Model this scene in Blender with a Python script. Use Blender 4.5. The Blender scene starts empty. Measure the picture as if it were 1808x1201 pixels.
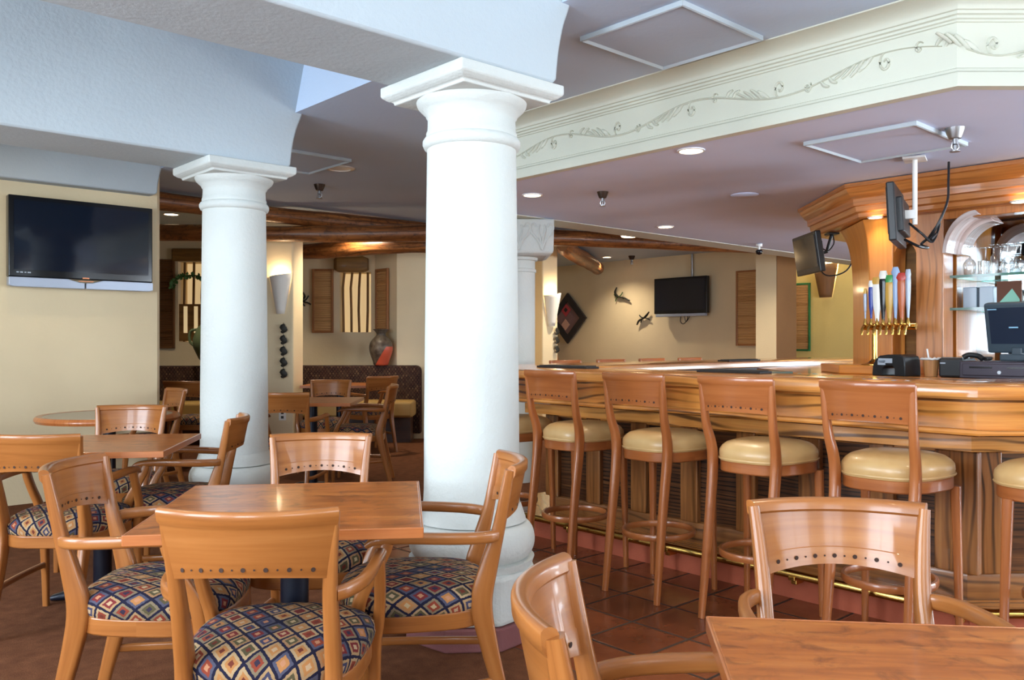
import bpy, bmesh, math, random
from mathutils import Vector, Matrix
random.seed(7)
S = bpy.context.scene
COL = S.collection
PI = math.pi
TH = math.radians(42.3)            # the building's grid is turned this far from the camera's axis
SN, CS = math.sin(TH), math.cos(TH)
H = 1.25                           # eye height


def ab(b, a, z=0.0):
    """grid coordinates (b right-away, a left-away) to world"""
    return Vector((CS * b - SN * a, SN * b + CS * a, z))


def toab(x, y):
    return (CS * x + SN * y, -SN * x + CS * y)


def lin(r, g, b):
    f = lambda v: (v / 255 / 12.92) if v / 255 <= .04045 else ((v / 255 + .055) / 1.055) ** 2.4
    return (f(r), f(g), f(b), 1.0)


# ------------------------------------------------------------------ materials
class NT:
    def __init__(s, name):
        s.m = bpy.data.materials.new(name)
        s.m.use_nodes = True
        s.t = s.m.node_tree
        s.n, s.l = s.t.nodes, s.t.links
        s.bsdf = s.n['Principled BSDF']
        s.out = s.n['Material Output']

    def node(s, typ, **kw):
        n = s.n.new(typ)
        for k, v in kw.items():
            if k.startswith('i_'):
                n.inputs[int(k[2:])].default_value = v
            else:
                setattr(n, k, v)
        return n

    def link(s, a, b):
        s.l.new(a, b)

    def math(s, op, a, b=None, clamp=False):
        n = s.n.new('ShaderNodeMath')
        n.operation = op
        n.use_clamp = clamp
        for i, v in enumerate((a, b)):
            if v is None:
                continue
            if isinstance(v, (int, float)):
                n.inputs[i].default_value = v
            else:
                s.link(v, n.inputs[i])
        return n.outputs[0]

    def mix(s, fac, a, b):
        n = s.n.new('ShaderNodeMix')
        n.data_type = 'RGBA'
        for sock, v in ((n.inputs[0], fac), (n.inputs[6], a), (n.inputs[7], b)):
            if isinstance(v, (int, float, tuple)):
                sock.default_value = v
            else:
                s.link(v, sock)
        return n.outputs[2]

    def ramp(s, fac, stops, const=False):
        n = s.n.new('ShaderNodeValToRGB')
        r = n.color_ramp
        if const:
            r.interpolation = 'CONSTANT'
        while len(r.elements) > 1:
            r.elements.remove(r.elements[-1])
        r.elements[0].position, r.elements[0].color = stops[0]
        for p, c in stops[1:]:
            e = r.elements.new(p)
            e.color = c
        s.link(fac, n.inputs[0])
        return n.outputs[0]

    def uv(s, su=1, sv=1, rand=True, src='UV'):
        tc = s.n.new('ShaderNodeTexCoord')
        mp = s.n.new('ShaderNodeMapping')
        mp.inputs['Scale'].default_value = (su, sv, su if src == 'Object' else 1)
        s.link(tc.outputs[src], mp.inputs[0])
        if rand:
            oi = s.n.new('ShaderNodeObjectInfo')
            cx = s.n.new('ShaderNodeCombineXYZ')
            for i, k in enumerate((17.3, 9.1, 5.7)):
                s.link(s.math('MULTIPLY', oi.outputs['Random'], k), cx.inputs[i])
            s.link(cx.outputs[0], mp.inputs['Location'])
        return mp.outputs[0]

    def noise(s, vec, scale, detail=4, rough=.5, dist=0):
        n = s.n.new('ShaderNodeTexNoise')
        n.inputs['Scale'].default_value = scale
        n.inputs['Detail'].default_value = detail
        n.inputs['Roughness'].default_value = rough
        n.inputs['Distortion'].default_value = dist
        if vec is not None:
            s.link(vec, n.inputs['Vector'])
        return n.outputs['Fac']

    def bump(s, h, strength=.2, dist=.01):
        n = s.n.new('ShaderNodeBump')
        n.inputs['Strength'].default_value = strength
        n.inputs['Distance'].default_value = dist
        s.link(h, n.inputs['Height'])
        s.link(n.outputs[0], s.bsdf.inputs['Normal'])

    def set(s, **kw):
        names = dict(col='Base Color', rough='Roughness', metal='Metallic', coat='Coat Weight', coatr='Coat Roughness',
                     spec='Specular IOR Level', em='Emission Color', ems='Emission Strength', sheen='Sheen Weight')
        for k, v in kw.items():
            i = s.bsdf.inputs[names[k]]
            if isinstance(v, (int, float, tuple)):
                i.default_value = v
            else:
                s.link(v, i)
        return s.m


def plain(name, col, rough=.5, metal=0, **kw):
    t = NT(name)
    return t.set(col=col, rough=rough, metal=metal, **kw)


def plaster(name, col, var=.06, bump=.25, scale=1.0):
    t = NT(name)
    v = t.uv(1, 1, False, 'Object')
    n1 = t.noise(v, 1.3 * scale, 3)
    d = tuple(c * (1 - var * 2) for c in col[:3]) + (1,)
    c = t.ramp(n1, [(.3, d), (.7, col)])
    n2 = t.noise(v, 45 * scale, 4, .6)
    n3 = t.noise(v, 9 * scale, 3, .5)
    t.bump(t.math('ADD', n2, t.math('MULTIPLY', n3, 1.5)), bump, .008)
    return t.set(col=c, rough=.75, spec=.3)


def wood(name, dark, mid, light, fine=60, rough=.28, coat=.35, wave=0, wavescale=9, wdist=5, blotch=.0, su=1.6):
    """grain runs along U (metres)"""
    t = NT(name)
    v = t.uv(su, fine)
    n1 = t.noise(v, 1, 5, .6, .4)
    col = t.ramp(n1, [(.28, dark), (.5, mid), (.75, light)])
    if wave:
        v2 = t.uv(1.5, wavescale)
        w = t.node('ShaderNodeTexWave', wave_type='BANDS', bands_direction='Y')
        w.inputs['Scale'].default_value = 1.0
        w.inputs['Distortion'].default_value = 1.2
        w.inputs['Detail'].default_value = 2.5
        w.inputs['Detail Scale'].default_value = .8
        warp = t.noise(t.uv(1.1, wavescale * .55), 1, 2, .45)
        cv = t.n.new('ShaderNodeCombineXYZ')
        t.link(t.math('MULTIPLY', warp, wdist * .16), cv.inputs[1])
        va = t.n.new('ShaderNodeVectorMath')
        t.link(v2, va.inputs[0]); t.link(cv.outputs[0], va.inputs[1])
        t.link(va.outputs[0], w.inputs[0])
        line = t.ramp(w.outputs['Fac'], [(0, (1, 1, 1, 1)), (.10, (.6, .6, .6, 1)), (.3, (0, 0, 0, 1))])
        big = t.noise(t.uv(1.4, 4.5), 1, 2)
        fac = t.math('MULTIPLY', line, t.math('MULTIPLY', t.math('SUBTRACT', big, .33, True), wave * 5), True)
        col = t.mix(fac, col, tuple(x * .28 for x in dark[:3]) + (1,))
    if blotch:
        n3 = t.noise(t.uv(14, 18), 1, 5, .65, .8)
        col = t.mix(t.math('MULTIPLY', t.math('SUBTRACT', n3, .5, True), blotch * 9, True), col, tuple(x * .6 for x in dark[:3]) + (1,))
    t.bump(n1, .05, .002)
    return t.set(col=col, rough=rough, coat=coat, coatr=.08)


def kilim(name, w=.062, h=.085, brown=False):
    t = NT(name)
    tc = t.n.new('ShaderNodeTexCoord')
    sp = t.n.new('ShaderNodeSeparateXYZ')
    t.link(tc.outputs['UV'], sp.inputs[0])
    x = t.math('DIVIDE', sp.outputs[0], w)
    y = t.math('DIVIDE', sp.outputs[1], h)
    wob = t.math('MULTIPLY', t.math('SUBTRACT', t.noise(tc.outputs['UV'], 120, 2), .5), .12)
    u = t.math('ADD', t.math('ADD', x, y), wob)
    v = t.math('ADD', t.math('SUBTRACT', x, y), wob)
    fu, fv = t.math('FLOOR', u), t.math('FLOOR', v)
    du = t.math('ABSOLUTE', t.math('SUBTRACT', t.math('SUBTRACT', u, fu), .5))
    dv = t.math('ABSOLUTE', t.math('SUBTRACT', t.math('SUBTRACT', v, fv), .5))
    d = t.math('MULTIPLY', t.math('MAXIMUM', du, dv), 2)
    cx = t.n.new('ShaderNodeCombineXYZ')
    t.link(fu, cx.inputs[0])
    t.link(fv, cx.inputs[1])
    wn = t.node('ShaderNodeTexWhiteNoise', noise_dimensions='2D')
    t.link(cx.outputs[0], wn.inputs['Vector'])
    wn2 = t.node('ShaderNodeTexWhiteNoise', noise_dimensions='3D')
    cx2 = t.n.new('ShaderNodeCombineXYZ')
    t.link(fu, cx2.inputs[0]); t.link(fv, cx2.inputs[1]); cx2.inputs[2].default_value = 7.3
    t.link(cx2.outputs[0], wn2.inputs['Vector'])
    r1, r2 = wn.outputs['Value'], wn2.outputs['Value']
    outer = t.ramp(r1, [(0, lin(196, 158, 112)), (.35, lin(92, 92, 112)), (.5, lin(205, 172, 128)), (.75, lin(150, 132, 104)), (.88, lin(188, 142, 98))], True)
    mid = t.ramp(r2, [(0, lin(160, 70, 44)), (.25, lin(74, 74, 100)), (.42, lin(205, 140, 80)), (.6, lin(100, 92, 60)), (.8, lin(138, 48, 46))], True)
    cen = t.ramp(r1, [(0, lin(215, 180, 140)), (.3, lin(214, 150, 110)), (.5, lin(130, 60, 40)), (.7, lin(60, 50, 70)), (.85, lin(214, 186, 140))], True)
    navy = lin(24, 26, 54)
    if brown:
        outer = t.ramp(r1, [(0, lin(112, 84, 60)), (.4, lin(70, 48, 38)), (.7, lin(92, 60, 44))], True)
        mid = t.ramp(r2, [(0, lin(64, 34, 28)), (.5, lin(46, 32, 34)), (.8, lin(120, 92, 66))], True)
        cen, navy = lin(130, 100, 72), lin(34, 24, 24)
    c = t.mix(t.math('LESS_THAN', d, .84), navy, outer)
    c = t.mix(t.math('LESS_THAN', d, .56), c, mid)
    c = t.mix(t.math('LESS_THAN', d, .26), c, cen)
    th = t.noise(tc.outputs['UV'], 900, 2)
    c = t.mix(t.math('MULTIPLY', th, .55), c, lin(40, 34, 40))
    c = t.mix(.22, c, lin(28, 24, 30))
    t.bump(th, .15, .003)
    return t.set(col=c, rough=.9, spec=.15)


def thin_glass(name, tint=(1, 1, 1, 1), refl=.12, facing=.5):
    t = NT(name)
    tr = t.node('ShaderNodeBsdfTransparent')
    tr.inputs[0].default_value = tint
    gl = t.node('ShaderNodeBsdfGlossy')
    gl.inputs['Roughness'].default_value = .02
    lw = t.node('ShaderNodeLayerWeight')
    lw.inputs[0].default_value = facing
    f = t.math('ADD', t.math('MULTIPLY', lw.outputs['Facing'], .55), refl, True)
    mx = t.node('ShaderNodeMixShader')
    t.link(f, mx.inputs[0]); t.link(tr.outputs[0], mx.inputs[1]); t.link(gl.outputs[0], mx.inputs[2])
    t.link(mx.outputs[0], t.out.inputs[0])
    return t.m


def tile_mat():
    t = NT('saltillo_tile')
    tc = t.n.new('ShaderNodeTexCoord')
    sp = t.n.new('ShaderNodeSeparateXYZ')
    t.link(tc.outputs['Object'], sp.inputs[0])
    u = t.math('DIVIDE', t.math('SUBTRACT', sp.outputs[0], 2.653 - 3.05), .305)
    v = t.math('DIVIDE', t.math('SUBTRACT', sp.outputs[1], 2.147 - 9.15), .305)
    fu, fv = t.math('FLOOR', u), t.math('FLOOR', v)
    du = t.math('ABSOLUTE', t.math('SUBTRACT', t.math('SUBTRACT', u, fu), .5))
    dv = t.math('ABSOLUTE', t.math('SUBTRACT', t.math('SUBTRACT', v, fv), .5))
    d = t.math('MULTIPLY', t.math('MAXIMUM', du, dv), 2)
    cx = t.n.new('ShaderNodeCombineXYZ')
    t.link(fu, cx.inputs[0]); t.link(fv, cx.inputs[1])
    wn = t.node('ShaderNodeTexWhiteNoise', noise_dimensions='2D')
    t.link(cx.outputs[0], wn.inputs['Vector'])
    n = t.noise(tc.outputs['Object'], 6, 4, .6)
    c = t.ramp(t.math('ADD', t.math('MULTIPLY', wn.outputs['Value'], .5), t.math('MULTIPLY', n, .6)),
               [(.2, lin(94, 46, 27)), (.55, lin(128, 68, 40)), (.9, lin(152, 88, 54))])
    g = t.math('GREATER_THAN', d, .955)
    c = t.mix(g, c, lin(58, 40, 28))
    hgt = t.math('SUBTRACT', 1, t.math('MULTIPLY', t.math('SUBTRACT', d, .9, True), 8, True))
    t.bump(t.math('ADD', hgt, t.math('MULTIPLY', n, .25)), .5, .006)
    return t.set(col=c, rough=t.math('ADD', .2, t.math('MULTIPLY', g, .5)), spec=.5)


def carpet_mat():
    t = NT('carpet')
    tc = t.n.new('ShaderNodeTexCoord')
    n = t.noise(tc.outputs['Object'], 220, 3, .7)
    n2 = t.noise(tc.outputs['Object'], 14, 4, .6)
    c = t.ramp(t.math('ADD', t.math('MULTIPLY', n, .6), t.math('MULTIPLY', n2, .4)),
               [(.3, lin(74, 44, 29)), (.55, lin(112, 71, 48)), (.75, lin(148, 102, 72))])
    t.bump(n, .5, .006)
    return t.set(col=c, rough=.95, spec=.1)


M = {}
M['white'] = plaster('white_plaster', lin(188, 198, 204), .03, .3)
M['column'] = plaster('column_paint', lin(210, 214, 210), .06, .5)
M['ceiling'] = plaster('ceiling_paint', lin(190, 206, 228), .03, .12)
M['soffit'] = plaster('soffit_paint', lin(214, 224, 252), .03, .1)
M['cream'] = plaster('cream_plaster', lin(232, 213, 176), .05, .2)
M['crown'] = plaster('crown_paint', lin(208, 209, 194), .03, .12)
M['yellow'] = plaster('yellow_plaster', lin(236, 210, 134), .05, .2)
M['brown_wall'] = plaster('brown_pier_face', lin(146, 106, 70), .08, .25)
M['tile'] = tile_mat()
M['carpet'] = carpet_mat()
M['red_tile'] = plaster('red_curb_tile', lin(186, 96, 68), .15, .2, 3)
M['mauve'] = plaster('mauve_base', lin(134, 84, 84), .1, .2, 2)
M['chair'] = wood('chair_beech', lin(134, 78, 34), lin(156, 95, 45), lin(170, 109, 57), 30, .28, .28)
M['stool'] = wood('stool_beech', lin(142, 78, 38), lin(160, 92, 47), lin(172, 104, 56), 30, .28, .32)
M['table'] = wood('table_burl', lin(142, 74, 26), lin(176, 98, 38), lin(200, 124, 56), 30, .3, .18, blotch=.5, su=4)
M['table_edge'] = wood('table_edging', lin(158, 86, 42), lin(178, 104, 54), lin(190, 120, 68), 45, .3, .3)
M['oak'] = wood('bar_oak', lin(184, 114, 50), lin(204, 134, 62), lin(220, 156, 80), 40, .25, .5, wave=.9, wavescale=6, wdist=8)
M['oak_top'] = wood('bar_top_oak', lin(170, 100, 42), lin(206, 136, 66), lin(226, 164, 90), 30, .16, .6, wave=.5, wavescale=6)
M['oak_dark'] = wood('bar_panel', lin(46, 28, 18), lin(86, 52, 28), lin(124, 80, 44), 40, .3, .4, wave=1.2, wavescale=14, wdist=9)
M['oak_shade'] = wood('bar_oak_shade', lin(112, 68, 32), lin(146, 92, 46), lin(168, 112, 60), 40, .3, .4, wave=.55, wavescale=6, wdist=9)  # darker oak copy that paints in shade on the bar's lower front
M['canopy'] = wood('canopy_oak', lin(172, 102, 46), lin(190, 118, 58), lin(204, 134, 70), 40, .3, .35, wave=.3, wavescale=7, wdist=7)
M['post'] = wood('post_oak', lin(172, 108, 58), lin(186, 122, 68), lin(198, 136, 82), 40, .3, .3, wave=.3, wavescale=7, wdist=9)
M['post_plain'] = wood('post_maple', lin(186, 110, 40), lin(202, 126, 50), lin(212, 140, 62), 40, .3, .3)
M['bracket'] = wood('bracket_sheen', lin(176, 150, 140), lin(206, 190, 186), lin(224, 214, 212), 30, .12, .8)  # pale tone paints the windows' reflection into the glossy wood
M['log'] = wood('peeled_log', lin(92, 50, 22), lin(146, 88, 42), lin(190, 124, 66), 14, .45, .1, wave=.5, wavescale=5, wdist=8, blotch=.5)
M['log_end'] = plain('log_end_grain', lin(140, 92, 50), .7)
M['reed'] = wood('woven_reed', lin(140, 92, 48), lin(200, 150, 94), lin(226, 184, 128), 160, .7, 0)
M['shutter_frame'] = wood('shutter_wood', lin(130, 78, 40), lin(160, 104, 58), lin(176, 120, 70), 40, .5, .1)
M['dark_shutter'] = wood('dark_shutter_wood', lin(84, 50, 22), lin(112, 70, 32), lin(130, 86, 42), 60, .6, .05)
M['green'] = plain('green_paint', lin(40, 110, 62), .5)
M['olive'] = wood('olive_lintel', lin(98, 66, 22), lin(126, 88, 36), lin(146, 106, 48), 20, .6, .05)
M['kilim'] = kilim('kilim_fabric')
M['booth'] = kilim('booth_fabric', .04, .055, True)
M['vinyl'] = NT('tan_vinyl')
_t = M['vinyl']
_n = _t.noise(_t.uv(1, 1, True, 'Object'), 6, 3)
M['vinyl'] = _t.set(col=_t.ramp(_n, [(.3, lin(186, 146, 92)), (.7, lin(206, 170, 116))]), rough=.38, coat=.15)
M['olive_vinyl'] = plain('olive_seat_vinyl', lin(176, 142, 82), .5)
M['dark_wood'] = wood('dark_base_wood', lin(40, 20, 12), lin(64, 34, 20), lin(84, 48, 28), 40, .4, .2)
M['hole'] = plain('hole_shadow', lin(52, 28, 16), .8)
M['black'] = plain('black_plastic', lin(26, 27, 30), .4)
M['black_gloss'] = plain('black_bezel', lin(14, 16, 22), .15)
M['screen'] = plain('sky_tint_screen', lin(8, 20, 38), .08, spec=.6)  # blue tint stands in for a reflected sky window
M['silver'] = plain('silver_plastic', lin(168, 178, 196), .35, .2)
M['steel'] = plain('brushed_steel', lin(170, 172, 176), .3, 1)
M['brass'] = plain('polished_brass', lin(206, 166, 88), .2, 1)
M['iron'] = plain('blue_black_iron', lin(22, 26, 40), .35, .3)
M['mirror'] = plain('mirror_silver', (.58, .66, .70, 1), .02, 1)
M['glass'] = thin_glass('clear_glass', (.90, .92, .92, 1), .13)
M['shelf_glass'] = thin_glass('shelf_glass', (.55, .78, .68, 1), .14)
M['shelf_edge'] = plain('green_glass_edge', lin(20, 84, 66), .15, coat=.6)
M['pane'] = thin_glass('window_pane', (.98, .99, 1, 1), .03, .3)
M['lamp'] = plain('lamp_glow', lin(255, 240, 215), .4, em=lin(255, 226, 180), ems=9.0)
M['lamp_trim'] = plain('lamp_trim', lin(236, 236, 236), .4)
M['bronze'] = plain('sprinkler_bronze', lin(70, 56, 48), .35, .8)
M['ceramic'] = plaster('sconce_plaster', lin(232, 228, 220), .03, .1, 3)
M['sconce_brown'] = plain('brown_cone', lin(112, 76, 44), .7)  # browner than the white plaster sconces
M['terracotta'] = plain('terracotta_glaze', lin(188, 74, 44), .4)
M['clay_dark'] = plaster('dark_clay', lin(66, 54, 46), .25, .3, 6)
M['leafgreen'] = plain('painted_green_metal', lin(70, 96, 50), .5)
M['dark_metal'] = plain('dark_tin', lin(46, 44, 38), .5, .4)
M['curtain'] = plain('lit_curtain', lin(238, 214, 168), .9)
M['pot_green'] = plain('green_pot', lin(84, 98, 70), .5)
M['frame_dark'] = plain('charcoal_frame', lin(44, 40, 42), .5)
M['pink'] = plain('pink_cloth', lin(196, 74, 82), .8)
M['pale_pink'] = plain('pale_pink_cloth', lin(226, 180, 160), .8)
M['violet_grey'] = plain('violet_grey_cloth', lin(140, 110, 112), .8)
M['white_plastic'] = plain('white_plastic', lin(235, 235, 232), .4)
M['grey_label'] = plain('grey_label', lin(170, 180, 192), .5)
M['pos_grey'] = plain('slate_grey_case', lin(62, 76, 86), .4)
M['pos_screen'] = plain('slate_screen', lin(44, 52, 68), .12)
M['drawer'] = plain('plum_black_steel', lin(64, 56, 66), .4, .3)
M['wicker'] = wood('wicker', lin(150, 96, 50), lin(186, 130, 78), lin(200, 150, 96), 120, .6, 0)
M['blue'] = plain('blue_enamel', lin(36, 58, 150), .25)
M['lightblue'] = plain('pale_blue_enamel', lin(150, 176, 214), .25)
M['orange'] = plain('orange_enamel', lin(196, 104, 60), .25)
M['red'] = plain('red_enamel', lin(190, 60, 50), .25)
M['gold'] = plain('gold_enamel', lin(206, 160, 70), .25)
M['white_gloss'] = plain('white_enamel', lin(240, 238, 230), .2)
M['green_gloss'] = plain('green_enamel', lin(60, 150, 76), .25)
M['mat_black'] = plain('rubber_mat', lin(20, 20, 22), .7)
M['sky_card'] = plain('pale_sticker', lin(150, 200, 230), .5)


# ------------------------------------------------------------------ mesh builder
class MB:
    def __init__(s):
        s.v, s.f, s.uv, s.mi = [], [], [], []
        s.cur = 0

    def face(s, idx, uvs):
        s.f.append(tuple(idx)); s.uv.append(list(uvs)); s.mi.append(s.cur)

    def poly(s, pts, uvs=None):
        i0 = len(s.v)
        s.v += [Vector(p) for p in pts]
        s.face(range(i0, i0 + len(pts)), uvs or [(p[0], p[1]) for p in pts])

    def box(s, c, size, grain=0, m=None, yaw=0):
        x, y, z = (k / 2 for k in size)
        R = m or (Matrix.Translation(c) @ Matrix.Rotation(yaw, 4, 'Z'))
        co = [Vector((sx * x, sy * y, sz * z)) for sz in (-1, 1) for sy in (-1, 1) for sx in (-1, 1)]
        i0 = len(s.v)
        s.v += [R @ p for p in co]
        for fc, nax in (((0, 2, 3, 1), 2), ((4, 5, 7, 6), 2), ((0, 1, 5, 4), 1), ((2, 6, 7, 3), 1), ((0, 4, 6, 2), 0), ((1, 3, 7, 5), 0)):
            ax = [k for k in (0, 1, 2) if k != nax]
            if grain in ax:
                ax = [grain] + [k for k in ax if k != grain]
            s.face([i0 + k for k in fc], [(co[k][ax[0]], co[k][ax[1]] + nax * .37) for k in fc])
        return s

    def prism(s, pts, z0, z1, rot=0.0):
        """polygon (counter-clockwise) extruded in z"""
        n = len(pts); i0 = len(s.v)
        s.v += [Vector((p[0], p[1], z0)) for p in pts] + [Vector((p[0], p[1], z1)) for p in pts]
        c, q = math.cos(rot), math.sin(rot)
        pu = [(c * p[0] + q * p[1], -q * p[0] + c * p[1]) for p in pts]
        s.face(range(i0 + n - 1, i0 - 1, -1), pu[::-1])
        s.face(range(i0 + n, i0 + 2 * n), pu)
        L = 0
        for k in range(n):
            k2 = (k + 1) % n
            d = (Vector(pts[k2][:2]) - Vector(pts[k][:2])).length
            s.face([i0 + k, i0 + k2, i0 + n + k2, i0 + n + k], [(L, z0), (L + d, z0), (L + d, z1), (L, z1)])
            L += d
        return s

    def loft(s, rings, closed=True, cap=True, uvs=None):
        """rings: lists of equal length of 3D points"""
        n = len(rings[0]); i0 = len(s.v)
        for r in rings:
            s.v += [Vector(p) for p in r]
        U = [0]
        for a, b in zip(rings, rings[1:]):
            U.append(U[-1] + sum((Vector(p) - Vector(q)).length for p, q in zip(a, b)) / n)
        W = [0]
        r = rings[len(rings) // 2]
        for k in range(n):
            W.append(W[-1] + (Vector(r[(k + 1) % n]) - Vector(r[k])).length)
        for i in range(len(rings) - 1):
            for k in range(n if closed else n - 1):
                k2 = (k + 1) % n
                idx = [i0 + i * n + k, i0 + i * n + k2, i0 + (i + 1) * n + k2, i0 + (i + 1) * n + k]
                if uvs:
                    s.face(idx, [uvs[j - i0] for j in idx])
                else:
                    s.face(idx, [(U[i], W[k]), (U[i], W[k + 1]), (U[i + 1], W[k + 1]), (U[i + 1], W[k])])
        if cap and closed:
            for base, rev in ((0, True), (len(rings) - 1, False)):
                idx = [i0 + base * n + k for k in range(n)]
                if rev:
                    idx = idx[::-1]
                s.face(idx, [uvs[j - i0] for j in idx] if uvs else [(s.v[j].x * .3, s.v[j].y + s.v[j].z) for j in idx])
        return s

    def tube(s, pts, sec, side=None, n=10, sq=2.0, cap=True, loop=False):
        """sec: (w, h) half-widths or a list of them; w along `side`"""
        P = [Vector(p) for p in pts]
        N = len(P)
        secs = sec if isinstance(sec, list) else [sec] * N
        rings = []
        e1 = None
        for i in range(N):
            if loop:
                t = P[(i + 1) % N] - P[i - 1]
            else:
                t = P[min(i + 1, N - 1)] - P[max(i - 1, 0)]
            t.normalize()
            if side is not None:
                e = Vector(side)
            elif e1 is None:
                e = Vector((0, 0, 1)) if abs(t.z) < .9 else Vector((1, 0, 0))
            else:
                e = e1
            e = e - t * e.dot(t)
            e.normalize()
            e1 = e
            e2 = t.cross(e)
            w, h = secs[i]
            ring = []
            for k in range(n):
                a = 2 * PI * (k + .5) / n
                ca, sa = math.cos(a), math.sin(a)
                ring.append(P[i] + e * (w * math.copysign(abs(ca) ** (2 / sq), ca)) + e2 * (h * math.copysign(abs(sa) ** (2 / sq), sa)))
            rings.append(ring)
        if loop:
            rings.append(rings[0])
        return s.loft(rings, True, cap and not loop)

    def lathe(s, prof, seg=32, c=(0, 0, 0), uvr=None):
        c = Vector(c)
        rings = []
        for r, z in prof:
            rings.append([c + Vector((max(r, 1e-4) * math.cos(2 * PI * k / seg), max(r, 1e-4) * math.sin(2 * PI * k / seg), z)) for k in range(seg)])
        return s.loft(rings, True, False)

    def sweep(s, path, prof, closed=True, cap=True):
        """prof [(d inward, z)] run along a 2-D path with mitred corners"""
        rings = [[] for _ in path]
        for d, z in prof:
            for i, p in enumerate(offset_path(path, d)):
                rings[i].append(Vector((p[0], p[1], z)))
        return s.loft(rings, closed, cap)

    def build(s, name, mats, parent=None, smooth=35, bevel=0, seg=2, xf=None):
        me = bpy.data.meshes.new(name)
        if xf is not None:
            s.v = [xf @ p for p in s.v]
        me.from_pydata([tuple(p) for p in s.v], [], s.f)
        ul = me.uv_layers.new(name='UVMap')
        i = 0
        for fu in s.uv:
            for q in fu:
                ul.data[i].uv = q
                i += 1
        for m in (mats if isinstance(mats, (list, tuple)) else [mats]):
            me.materials.append(m)
        me.polygons.foreach_set('material_index', s.mi)
        bm = bmesh.new(); bm.from_mesh(me)
        bmesh.ops.recalc_face_normals(bm, faces=bm.faces)
        bm.to_mesh(me); bm.free()
        if smooth:
            me.polygons.foreach_set('use_smooth', [True] * len(me.polygons))
            me.set_sharp_from_angle(angle=math.radians(smooth))
        o = bpy.data.objects.new(name, me)
        COL.objects.link(o)
        if parent is not None:
            o.parent = parent
        if bevel:
            b = o.modifiers.new('Bevel', 'BEVEL')
            b.width = bevel; b.segments = seg; b.limit_method = 'ANGLE'; b.angle_limit = math.radians(40)
            b.harden_normals = False
        return o


def offset_path(path, d):
    P = [Vector(p[:2]) for p in path]
    out = []
    for i in range(len(P)):
        nn = []
        if i > 0:
            t = (P[i] - P[i - 1]).normalized(); nn.append(Vector((t.y, -t.x)))
        if i < len(P) - 1:
            t = (P[i + 1] - P[i]).normalized(); nn.append(Vector((t.y, -t.x)))
        if len(nn) == 1:
            out.append(P[i] + nn[0] * d)
        else:
            b = (nn[0] + nn[1]).normalized()
            out.append(P[i] + b * (d / max(b.dot(nn[0]), .2)))
    return out


def spline(pts, n=6):
    """Catmull-Rom through points of any dimension"""
    P = [tuple(p) for p in pts]
    P = [P[0]] + P + [P[-1]]
    out = []
    for i in range(1, len(P) - 2):
        for k in range(n):
            t = k / n
            out.append(tuple(.5 * (2 * b + (c - a) * t + (2 * a - 5 * b + 4 * c - d) * t * t + (3 * b - a - 3 * c + d) * t ** 3)
                             for a, b, c, d in zip(P[i - 1], P[i], P[i + 1], P[i + 2])))
    out.append(P[-2])
    return out


def empty(name, loc=(0, 0, 0), rz=0):
    o = bpy.data.objects.new(name, None)
    o.empty_display_size = .1
    o.location = loc
    o.rotation_euler = (0, 0, rz)
    COL.objects.link(o)
    return o


def tag(o, label=None, cat=None, group=None, kind=None):
    if label: o['label'] = label
    if cat: o['category'] = cat
    if group: o['group'] = group
    if kind: o['kind'] = kind
    return o


def struct(o, grid=False):
    o['kind'] = 'structure'
    if grid:
        o.rotation_euler = (0, 0, TH)
    return o


def children(o):
    return [c for c in bpy.data.objects if c.parent == o]


def copy_tree(o, parent=None):
    c = o.copy()
    COL.objects.link(c)
    if parent is not None:
        c.parent = parent
    for ch in children(o):
        copy_tree(ch, c)
    return c


def rect(x0, x1, y0, y1):
    return [(x0, y0), (x1, y0), (x1, y1), (x0, y1)]
DAY_FRONT, DAY_SIDE, LAMP, FILL_RIGHT, FILL_BAR, EXPOSURE = 62, 235, 38, 350, 220, 0.28
# ================================================================== the room
ZL, ZH, ZS = 2.72, 3.35, 2.337      # low ceiling, high ceiling, underside of the bar soffit


def slab(name, pts, z0, z1, mat, grid=True):
    b = MB(); b.prism(pts, z0, z1)
    return struct(b.build(name, mat, smooth=0), grid)


slab('floor_carpet', [(-2.6, -2.8), (2.348, -2.8), (2.348, 4.78), (13.2, 4.78), (13.2, 18), (-2.6, 18)], -.1, 0, M['carpet'])
slab('floor_tile', rect(2.348, 13.2, -2.8, 4.78), -.1, 0, M['tile'])
slab('floor_nook', [(-9, 5.5), (-2.6, 5.5), (-2.6, 18), (-9, 18)], -.1, 0, M['carpet'])
# low ceiling with its sloping drop face towards the high part
b = MB()
b.loft([[(2.63, -2.8, ZL), (13.2, -2.8, ZL), (13.2, -2.8, 3.5), (2.78, -2.8, 3.5)], [(2.63, 7.55, ZL), (13.2, 7.55, ZL), (13.2, 7.55, 3.5), (2.78, 7.55, 3.5)]])
struct(b.build('ceiling', M['ceiling'], smooth=0), True)
slab('ceiling_back', [(-9, 7.55), (13.2, 7.55), (13.2, 18), (-9, 18)], ZL, 3.5, M['ceiling'])
slab('ceiling_high', rect(-2.6, 2.85, -2.8, 7.55), ZH, 3.5, M['white'])


def roof_beam(name, a0, a1, z0, mat):
    prof = [(-2.5, z0), (2.58, z0)] + spline([(2.60, z0 + .02), (2.615, z0 + .14), (2.645, z0 + .26), (2.69, z0 + .38), (2.73, 2.95), (2.79, ZH + .02)], 5) + [(-2.5, ZH + .02)]
    b = MB()
    b.loft([[(p[0], a0, p[1]) for p in prof], [(p[0], a1, p[1]) for p in prof]])
    return struct(b.build(name, mat, smooth=25, bevel=.012), True)


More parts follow.
